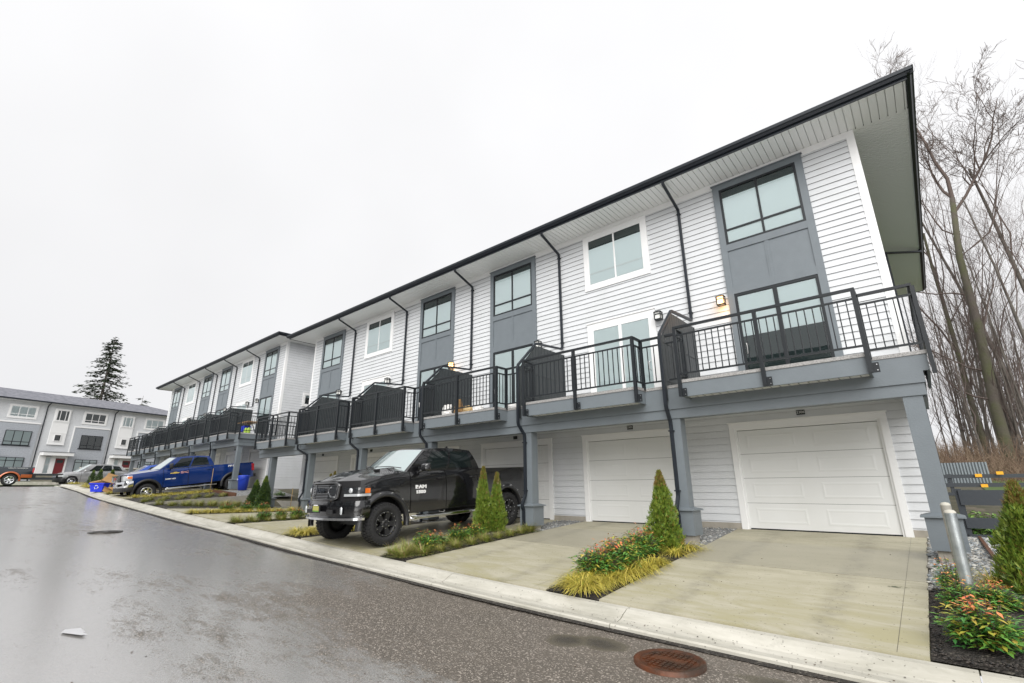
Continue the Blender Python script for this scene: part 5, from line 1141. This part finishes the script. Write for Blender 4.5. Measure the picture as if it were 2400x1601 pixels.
put_cedar(-15.75, -3.0, 1.35, .20, 4, 'slim cedar half hidden behind the nose of the black pickup', n=1800)
put_cedar(-16.3, -2.55, 1.45, .20, 44, 'slim cedar against the garage behind the hood of the black pickup', n=1600)
put_cedar(-22.75, -2.55, 1.12, .34, 5, 'broad dark cedar, left of the touching pair by the low walls', True)
put_cedar(-22.22, -2.40, 1.30, .31, 6, 'pointed dark cedar, right of the touching pair by the low walls', True)
put_cedar(.60, -3.45, 1.20, .36, 7, 'bushy cedar with bronzed tip by the charcoal fence', n=5200)
for i, (x, y, z, h) in enumerate(((-40.0, -5.45, 1.22, .80), (-38.2, -5.4, 1.25, .78), (-36.2, -5.2, 1.22, .74))):
    put_cedar(x, y, h, .22, 20 + i, ['small cedar nearest the silver car', 'middle cedar of three by the far driveways', 'small cedar nearest the blue hatchback'][i], True, z, 700)
def many(mesh, name, pts, s, label, cat, group, sz=1, z=None):
    for i, (x, y) in enumerate(pts): plant(mesh[i % len(mesh)] if isinstance(mesh, list) else mesh, name, x, y, s * random.uniform(.82, 1.18), label, cat, group, z, sz * (.72 if name == 'sedge_clump' else .82))
jit = lambda: random.uniform(-.05, .05)
# bed between the two near driveways: sedge in front and along the edge, nandina behind
many(SEDGE, 'sedge_clump', [(-4.22, -5.62), (-3.98, -5.78), (-3.86, -5.48), (-4.12, -5.36), (-3.78, -5.05), (-4.28, -5.30), (-3.84, -5.26), (-3.78, -4.78), (-3.76, -4.50), (-3.75, -4.2), (-4.0, -5.60), (-3.74, -3.92), (-3.73, -3.2), (-3.72, -2.7)], 1.12, 'yellow sedge clump in the bed between the two near driveways', 'grass', GS)
for x, y, s, l in ((-4.18, -4.98, 1.25, 'nandina nearest the lane in the bed between the near driveways'), (-4.12, -4.5, 1.25, 'second nandina from the lane between the near driveways'), (-4.2, -4.02, 1.25, 'red tipped nandina in front of the wide cedar'), (-4.24, -3.5, 1.25, 'nandina against the left side of the wide cedar')): plant(random.choice(NAND), 'nandina', x, y, s, l, 'shrub', GN)
# bed beside the black pickup
many(FESC, 'grass_tuft', [(-8.2, -5.78), (-7.86, -5.82), (-8.02, -5.5), (-7.72, -5.45), (-7.70, -5.05), (-7.70, -4.62), (-7.70, -4.2), (-7.70, -3.78), (-7.72, -3.35), (-7.70, -2.95), (-7.72, -2.55), (-8.25, -5.4), (-8.15, -4.3), (-8.0, -3.6), (-7.75, -2.2)], 1.18, 'straw and green grass tuft in the bed beside the black pickup', 'grass', GF, 1.1)
for x, y, s, l in ((-8.05, -5.12, 1.0, 'orange tipped nandina nearest the lane beside the black pickup'), (-8.15, -4.72, .8, 'small yellow green nandina beside the black pickup'), (-8.2, -4.05, .95, 'red tipped nandina half way along the black pickup'), (-8.22, -3.55, .95, 'red tipped nandina just before the two slim cedars')): plant(random.choice(NAND), 'nandina', x, y, s, l, 'shrub', GN)
# beyond the black pickup
many(SEDGE, 'sedge_clump', [(-12.2, -5.75), (-11.8, -5.75), (-12.15, -5.4), (-11.75, -5.3), (-12.1, -5.0), (-11.7, -4.9), (-12.1, -4.6), (-11.7, -4.5), (-12.0, -4.2), (-11.7, -4.0), (-11.7, -3.5), (-11.7, -3.0), (-12.0, -3.4)], 1.12, 'golden sedge clump at the far side of the black pickup', 'grass', GS)
many(FESC, 'grass_tuft', [(-15.9, -5.8), (-15.6, -5.8), (-15.55, -5.4), (-15.85, -5.4), (-15.55, -5.0), (-15.55, -4.6), (-15.55, -4.2), (-15.55, -3.8), (-15.55, -3.4), (-15.55, -3.0)], 1.15, 'green grass tuft in the narrow bed in front of the black pickup', 'grass', GF, 1.1)
for i, y in enumerate((-5.0, -4.5, -4.0, -3.5)): plant(NAND[i % 3], 'nandina', -15.85, y, .85, ['nandina nearest the lane in the bed of green tufts', 'second nandina in the bed of green tufts', 'third nandina in the bed of green tufts', 'nandina next to the bumper of the black pickup'][i], 'shrub', GN)
many(SEDGE, 'sedge_clump', [(-19.65, -5.8), (-19.3, -5.8), (-19.65, -5.4), (-19.3, -5.35), (-19.65, -5.0), (-19.3, -4.9), (-19.3, -4.5), (-19.65, -4.5), (-19.3, -4.1), (-19.3, -3.7), (-19.3, -3.3), (-19.5, -2.9), (-19.3, -2.5)], 1.12, 'golden sedge clump in the bed below the two dark cedars', 'grass', GS)
for i, (x, y) in enumerate(((-19.6, -4.75), (-19.65, -4.05), (-19.6, -3.5))): plant(NAND[(i + 2) % 3], 'nandina', x, y, .9, ['nandina nearest the lane among the golden sedge', 'pink tipped nandina among the golden sedge', 'nandina below the two dark cedars'][i], 'shrub', GN)
many(FESC, 'grass_tuft', [(-23.75 + .62 * (k % 2) + jit(), -5.75 + .24 * k) for k in range(14)], 1.45, 'round grass tuft in the rows below the low concrete wall', 'grass', GF, 1.15)
many(FESC, 'grass_tuft', [(-25.5 - .5 * (k % 2) - .02 * k + jit(), -5.85 + .30 * k) for k in range(12)], 1.3, 'round grass tuft above the low concrete wall by the blue pickup', 'grass', GF, 1.1)
many(SEDGE, 'sedge_clump', [(-28.25 + jit(), -5.6 + .36 * k) for k in range(10)] + [(-27.8, -4.6), (-27.7, -3.6), (-27.8, -5.2)], 1.12, 'golden sedge clump under the side of the blue pickup', 'grass', GS)
many(SEDGE, 'sedge_clump', [(-32.1 + jit(), -5.8 + .33 * k) for k in range(6)], 1.12, 'golden sedge clump left of the nose of the blue pickup', 'grass', GS)
many(FESC, 'grass_tuft', [(-35.85 + jit(), -5.8 + .33 * k) for k in range(5)] + [(-39.5 + jit(), -5.8 + .33 * k) for k in range(5)], 1.25, 'green grass tuft in the far beds by the small cedars', 'grass', GF)
many(SEDGE, 'sedge_clump', [(-38.0, -5.9), (-37.4, -5.9), (-39.0, -5.85), (-43, -5.7), (-44, -5.6), (-45, -5.6), (-46.2, -5.5), (-42.9, -5.2)], 1.12, 'yellow sedge clump in the far bed towards the silver car', 'grass', GS)
# right hand bed
plant(NBIG[0], 'nandina', 0.0, -5.55, 1.08, 'large red and green nandina in the mulch at the foot of the galvanised bollard', 'shrub', GN)
plant(NBIG[1], 'nandina', -.13, -4.55, .85, 'orange and green nandina between the near driveway and the bollard', 'shrub', GN)
plant(NBIG[1], 'nandina', -.16, -3.75, .85, 'upright yellow and coral nandina beside the cobbles', 'shrub', GN)
plant(NAND[2], 'nandina', .14, -4.2, .8, 'deep red nandina to the right behind the galvanised bollard', 'shrub', GN)
plant(SEDGE[0], 'sedge_clump', .22, -3.20, 1.0, 'single yellow sedge clump at the foot of the bushy cedar', 'grass', GS)
for i, (x, y) in enumerate(((.55, 1.5), (1.3, 1.7), (.4, 2.6), (2.1, 2.2))): plant(BROAD, 'rhododendron', x, y, .95, ['broad leaved shrub behind the charcoal fence next to the house', 'broad leaved shrub behind the charcoal fence by the cedar', 'broad leaved shrub farther behind the charcoal fence', 'broad leaved shrub behind the charcoal fence at the picture edge'][i], 'shrub', 'broad leaved shrubs', -.15)
for i, (x, y) in enumerate(((-25.9, -.9), (-26.4, -.4), (-25.4, -.3))): plant(BROAD, 'rhododendron', x, y, .6, ['low broad leaved shrub at the foundation between the rows', 'second low shrub between the rows', 'small shrub at the near corner of the gap between the rows'][i], 'shrub', 'broad leaved shrubs', .45)
# river stones and mulch chips
def scatter(name, pts, r, mats_, kind='stuff', sq=.6, seg=1):
    b = MB(); ico = [(0, 0, 1), (.894, 0, .447), (.276, .851, .447), (-.724, .526, .447), (-.724, -.526, .447), (.276, -.851, .447), (.724, .526, -.447), (-.276, .851, -.447), (-.894, 0, -.447), (-.276, -.851, -.447), (.724, -.526, -.447), (0, 0, -1)]
    fs = [(0, 1, 2), (0, 2, 3), (0, 3, 4), (0, 4, 5), (0, 5, 1), (1, 6, 2), (2, 7, 3), (3, 8, 4), (4, 9, 5), (5, 10, 1), (6, 7, 2), (7, 8, 3), (8, 9, 4), (9, 10, 5), (10, 6, 1), (11, 7, 6), (11, 8, 7), (11, 9, 8), (11, 10, 9), (11, 6, 10)]
    for (x, y, z) in pts:
        rr_ = r * random.uniform(.5, 1.25); a = random.uniform(0, pi); sx, sy = rr_ * random.uniform(.8, 1.4), rr_ * random.uniform(.6, 1)
        b.add([(x + (q[0] * sx * cos(a) - q[1] * sy * sin(a)), y + (q[0] * sx * sin(a) + q[1] * sy * cos(a)), z + q[2] * rr_ * sq) for q in ico], fs, random.randrange(len(mats_)), True)
    return tag(b.build(name, mats_), kind=kind)
ms = [mat('stone_a', (.30, .32, .33), .45), mat('stone_b', (.16, .18, .19), .4), mat('stone_c', (.48, .47, .43), .5), mat('stone_d', (.22, .21, .19), .45)]
scatter('river_stones', [(x, y, zg(x, y) + .01) for x, y in ((random.uniform(-.39, .55), random.uniform(-3.7, .4)) for _ in range(2600))], .030, ms)
pts = []
for i in range(1, 6):
    for _ in range(500): x, y = random.uniform(BEDX[i][0], BEDX[i][1]), random.uniform(-2.2, -.02); pts.append((x, y, zg(x, y) + .005))
scatter('gravel_stones', pts, .016, ms)
mc = [mat('chip_a', (.02, .016, .013), .7), mat('chip_b', (.045, .036, .03), .7), mat('chip_c', (.012, .011, .010), .6)]
pts = [(x, y, zg(x, y) + .018) for x, y in ((random.uniform(-.39, 1.3), random.uniform(-5.97, -3.6)) for _ in range(5200))]
for i in (1, 2): pts += [(x, y, zg(x, y) + .018) for x, y in ((random.uniform(*BEDX[i]), random.uniform(-5.97, -2.3)) for _ in range(1300))]
scatter('mulch_chips', pts, .014, mc, sq=.45)
# fallen leaf bits on the concrete and kerb
pts = [(x, y, zg(x, y) + .004) for x, y in ((random.uniform(-7.4, -.5), random.uniform(-5.9, -.8)) for _ in range(60))] + [(x, -6.35 + random.uniform(-.1, .12), zk(x) + .012) for x in (random.uniform(-9, 1.0) for _ in range(110))] + [(x, y, zk(x) - .045) for x, y in ((random.uniform(-11, .5), random.uniform(-10.8, -6.65)) for _ in range(90))]
scatter('leaf_litter', pts, .009, [mc[1], mat('litter_brown', (.07, .04, .02), .8)], sq=.25)
b = MB()
for k in range(60):
    a = random.uniform(0, .7); p = Vector((-.72 + random.gauss(0, .045), -3.72 + random.gauss(0, .02), zg(-.72, -3.72) + .006)); d = Vector((cos(a + .2), sin(a) * .5, .06)) * .022; s_ = Vector((-d.y, d.x, 0)) * .3; b.add([p, p + d * .5 + s_, p + d, p + d * .5 - s_], [(0, 1, 2, 3)])
tag(b.build('fallen_sprig', M['cedar2']), 'small fallen cedar sprig lying on the nearest driveway', 'sprig')
# ------------------------------------------------------------------ trees
def bare_tree(h, r0, seed, spread=.42, levels=5, first=.35, lean=0, twigs=True, kids=(5, 4, 4, 3), thin=1.0, fork=None, tilt=.42):
    """returns trunk and crown builders of a leafless tree"""
    rnd = random.Random(seed); tr, cr = MB(), MB()
    def branch(p, d, L_, r, lev):
        n = 7 if lev == 0 else (5 if lev < 3 else 3); pts = [p.copy()]; rs = [r]; q = p.copy(); dd = d.copy(); end = r * (.35 if lev == 0 else .25)
        for i in range(n):
            wob = .022 if lev == 0 else .16 if lev < 3 else .22
            dd = (dd + Vector((rnd.gauss(0, wob), rnd.gauss(0, wob), rnd.gauss(0, wob) + (.05 if lev else 0)))).normalized(); q = q + dd * L_ / n; pts.append(q.copy()); rs.append(r + (end - r) * (i + 1) / n)
        (tr if lev == 0 else cr).tube(pts, rs, 8 if lev == 0 else 5 if lev == 1 else 3, 0, cap=False)
        if lev >= levels: return
        k = kids[min(lev, len(kids) - 1)]
        for j in range(k):
            t = first + (1 - first) * (j + rnd.random() * .8) / k if lev == 0 else rnd.uniform(.25, 1.0); t = min(.999, t); i = int(t * n); f = t * n - i; s = pts[i].lerp(pts[i + 1], f); rr_ = (rs[i] + (rs[i + 1] - rs[i]) * f)
            base = (pts[i + 1] - pts[i]).normalized(); ax = base.cross(Vector((rnd.gauss(0, 1), rnd.gauss(0, 1), rnd.gauss(0, 1)))).normalized(); an = rnd.uniform(.6, 1.2) * tilt * (1.15 if lev else 1)
            d2 = (base * cos(an) + ax * sin(an)).normalized(); d2.z += .18; d2.normalize()
            branch(s, d2, L_ * rnd.uniform(.38, .62) * (1.05 - .45 * t if lev == 0 else 1), max(.004 * thin, rr_ * rnd.uniform(.34, .52)), lev + 1)
    branch(Vector((0, 0, -.4)), Vector((lean, 0, 1)).normalized(), h, r0, 0)
    return tr, cr
GT = 'bare trees of the wood behind the houses'
def put_tree(x, y, h, r0, seed, label, z=.9, m='bark2', **k):
    tr, cr = bare_tree(h, r0, seed, **k); root = empty('bare_tree', (x, y, z)); tag(root, label, 'tree', GT); tr.build('trunk', M[m], root); cr.build('crown', M['twig'], root); return root
# the big mossy tree: trunk forks about thirteen metres up
bt_ = empty('bare_tree', (3.0, 24.6, .6)); tag(bt_, 'tallest bare tree with mossy trunk forking above the roof corner', 'tree', GT)
tr, cr = MB(), MB(); rnd = random.Random(5)
tpts = [(.12, 0, -.5), (.02, 0, 1.0), (.08, .05, 4.4), (.36, 0, 8.8), (.46, .0, 13.0), (.92, 0, 16.8)]
tr.tube(tpts, [.36, .28, .24, .20, .165, .13], 14)
def limb(p, d, L_, r, lev, levels=4):
    n = 6 if lev < 2 else 4; pts = [Vector(p)]; rs = [r]; dd = Vector(d).normalized(); q = Vector(p)
    for i in range(n):
        w = .10 if lev == 0 else .2; dd = (dd + Vector((rnd.gauss(0, w), rnd.gauss(0, w), rnd.gauss(0, w) + .05))).normalized(); q = q + dd * L_ / n; pts.append(q.copy()); rs.append(max(.0085, r * (1 - .78 * (i + 1) / n)))
    if lev and any(a.x < -1.1 and a.z > 15 for a in pts): return
    cr.tube(pts, rs, 6 if lev == 0 else 4 if lev == 1 else 3, 0, cap=False)
    if lev >= levels: return
    for j in range((8, 6, 5, 4)[lev] ):
        t = rnd.uniform(.22, 1); i = min(n - 1, int(t * n)); s = pts[i].lerp(pts[i + 1], t * n - i); base = (pts[i + 1] - pts[i]).normalized(); ax = base.cross(Vector((rnd.gauss(0, 1), rnd.gauss(0, 1), rnd.gauss(0, 1)))).normalized(); an = rnd.uniform(.4, .95)
        limb(s, base * cos(an) + ax * sin(an) + Vector((0, 0, .12)), L_ * rnd.uniform(.35, .6), max(.0085, rs[i] * rnd.uniform(.45, .65)), lev + 1, levels)
limb(tpts[-1], (.16, .1, 1), 8.0, .11, 0); limb(tpts[-1], (-.45, -.1, 1), 4.2, .085, 0); limb((.8, 0, 15.8), (.66, .1, .95), 7.5, .09, 0)
limb((.46, 0, 13.0), (.9, .1, .5), 6.0, .06, 1); limb((.40, 0, 10.6), (-.8, .1, .6), 4.6, .05, 1); limb((.30, 0, 8.0), (.55, .2, .75), 5.2, .06, 1); limb((.15, 0, 6.2), (-.85, 0, .5), 4.2, .05, 1); limb((.06, 0, 4.6), (-.9, 0, .35), 4.4, .045, 1); limb((.6, 0, 14.4), (-.7, .2, .7), 4.6, .05, 1)
tr.build('trunk', M['bark'], bt_); cr.build('crown', M['twig'], bt_)
put_tree(2.35, 27.5, 16.5, .19, 21, 'bare tree with paler trunk just left of the tallest one', m='bark', kids=(9, 4, 4, 3), first=.32, levels=4)
put_tree(6.3, 27, 19, .17, 33, 'bare tree whose crown reaches in from the picture edge at the top', kids=(10, 5, 4, 3), first=.3, levels=4)
put_tree(5.2, 33, 20, .16, 35, 'bare tree right of the tallest one and behind it', kids=(10, 5, 4, 3), first=.25, levels=4)
put_tree(4.6, 20.5, 15, .09, 37, 'slender bare tree in front of the wood at the picture edge', kids=(10, 4, 4, 3), first=.25, levels=4)
# thin saplings: six forms, copied
rnd2 = random.Random(77); protos = []
for i in range(6):
    protos.append(put_tree(0, 0, [9, 11, 13, 10, 12, 8.5][i], [.05, .06, .075, .055, .07, .042][i], 50 + i, 'thin bare tree among many in the wood behind the fence', kids=(9, 4, 3), first=.22, levels=3, tilt=.36))
spots = [(rnd2.uniform(-.2, 4) + (y - 22) * .12, y) for y in (rnd2.uniform(23, 46) for _ in range(46))]
spots += [(rnd2.uniform(3.2, 9), rnd2.uniform(28, 46)) for _ in range(20)]
for i, (x, y) in enumerate(spots):
    o = protos[i % 6] if i < 6 else copy_tree(protos[i % 6]); o.location = (x, y, .7 + (y - 20) * .03); o.rotation_euler = (rnd2.gauss(0, .025), rnd2.gauss(0, .025), rnd2.uniform(0, 6.28)); o.scale = (1, 1, rnd2.uniform(.75, 1.2))
# brown undergrowth: nobody could count its stems
b = MB(); rb = random.Random(9)
for k in range(5200):
    y = rb.uniform(17.5, 36); x = rb.uniform(-1.5, 8) + (y - 20) * .1; z = .6 + (y - 15) * .035; h = rb.uniform(.7, 2.7) * (1 if y > 21 else .6); d = Vector((rb.gauss(0, .3), rb.gauss(0, .2), 1)).normalized(); p = Vector((x, y, z)); q = p + d * h * .55 + Vector((rb.gauss(0, .1), 0, 0)); e_ = p + d * h + Vector((rb.gauss(0, .25), rb.gauss(0, .2), 0)); w = Vector((.011, 0, 0))
    b.add([p - w, p + w, q + w * .8, q - w * .8, e_], [(0, 1, 2, 3), (3, 2, 4)])
    for j in range(3):
        s = p.lerp(e_, rb.uniform(.35, .95)); t_ = s + Vector((rb.gauss(0, .3), rb.gauss(0, .2), rb.uniform(.05, .4))); b.add([s - w * .6, s + w * .6, t_], [(0, 1, 2)])
tag(b.build('undergrowth', M['brush']), kind='stuff')
# spruce behind the houses across the junction
def conifer(h, r, seed, n_whorl, gappy):
    rnd = random.Random(seed); tr, cr = MB(), MB(); tr.tube([(0, 0, -1), (.1, 0, h * .5), (.0, 0, h)], [h * .016, h * .010, .02], 7)
    for k in range(n_whorl):
        t = (k + rnd.random() * .6) / n_whorl; z = h * (.12 + .87 * t); R_ = r * (1 - t) ** .85 + .35
        for j in range(5):
            if rnd.random() < gappy: continue
            a = rnd.uniform(0, 2 * pi); L_ = R_ * rnd.uniform(.55, 1.15); d = Vector((cos(a), sin(a), -.05)); p = Vector((0, 0, z)); e_ = p + d * L_ + Vector((0, 0, -L_ * .12 + rnd.gauss(0, .1))); tr.tube([p, p.lerp(e_, .6) + Vector((0, 0, -.05)), e_], [.05, .03, .01], 3, 0, cap=False)
            for q in range(int(10 + L_ * 11)):
                s = rnd.uniform(.2, 1.02); c = p.lerp(e_, s) + Vector((rnd.gauss(0, .16), rnd.gauss(0, .16), rnd.gauss(-.05, .10))); sd = Vector((-sin(a), cos(a), 0)) * rnd.choice((-1, 1)); dr = (d * .8 + sd * rnd.uniform(.1, 1.2) + Vector((0, 0, rnd.uniform(-.5, .15)))).normalized(); l2 = rnd.uniform(.28, .62); w = dr.cross(Vector((rnd.gauss(0, .4), rnd.gauss(0, .4), 1))).normalized() * l2 * .22
                cr.add([c, c + dr * l2 * .5 + w, c + dr * l2, c + dr * l2 * .5 - w], [(0, 1, 2, 3)])
    return tr, cr
tr, cr = conifer(20.5, 5.4, 4, 46, .04); sp_ = empty('spruce_tree', (-100.6, 2.8, 5.0)); tag(sp_, 'tall dark spruce rising behind the shingle roof across the junction', 'tree'); tr.build('trunk', M['bark2'], sp_); cr.build('crown', M['spruce'], sp_)
tr, cr = conifer(9, 2.6, 9, 14, .2); s2 = empty('spruce_tree', (-108, 9.8, 8.2)); tag(s2, 'small conifer top peeping over the roof right of the tall spruce', 'tree'); tr.build('trunk', M['bark2'], s2); cr.build('crown', M['spruce'], s2)
# the row across the lane, behind the viewer: it shows in the balcony doors, windows and car paint
opp = copy_tree(row); opp.location = (-27.5, -19.7, -.55); opp.rotation_euler = (0, 0, pi); opp['label'] = 'opposite white townhouse row, seen mirrored in the glass of the nearest balcony door'
for o in list(opp.children):
    if o.type == 'LIGHT': bpy.data.objects.remove(o)
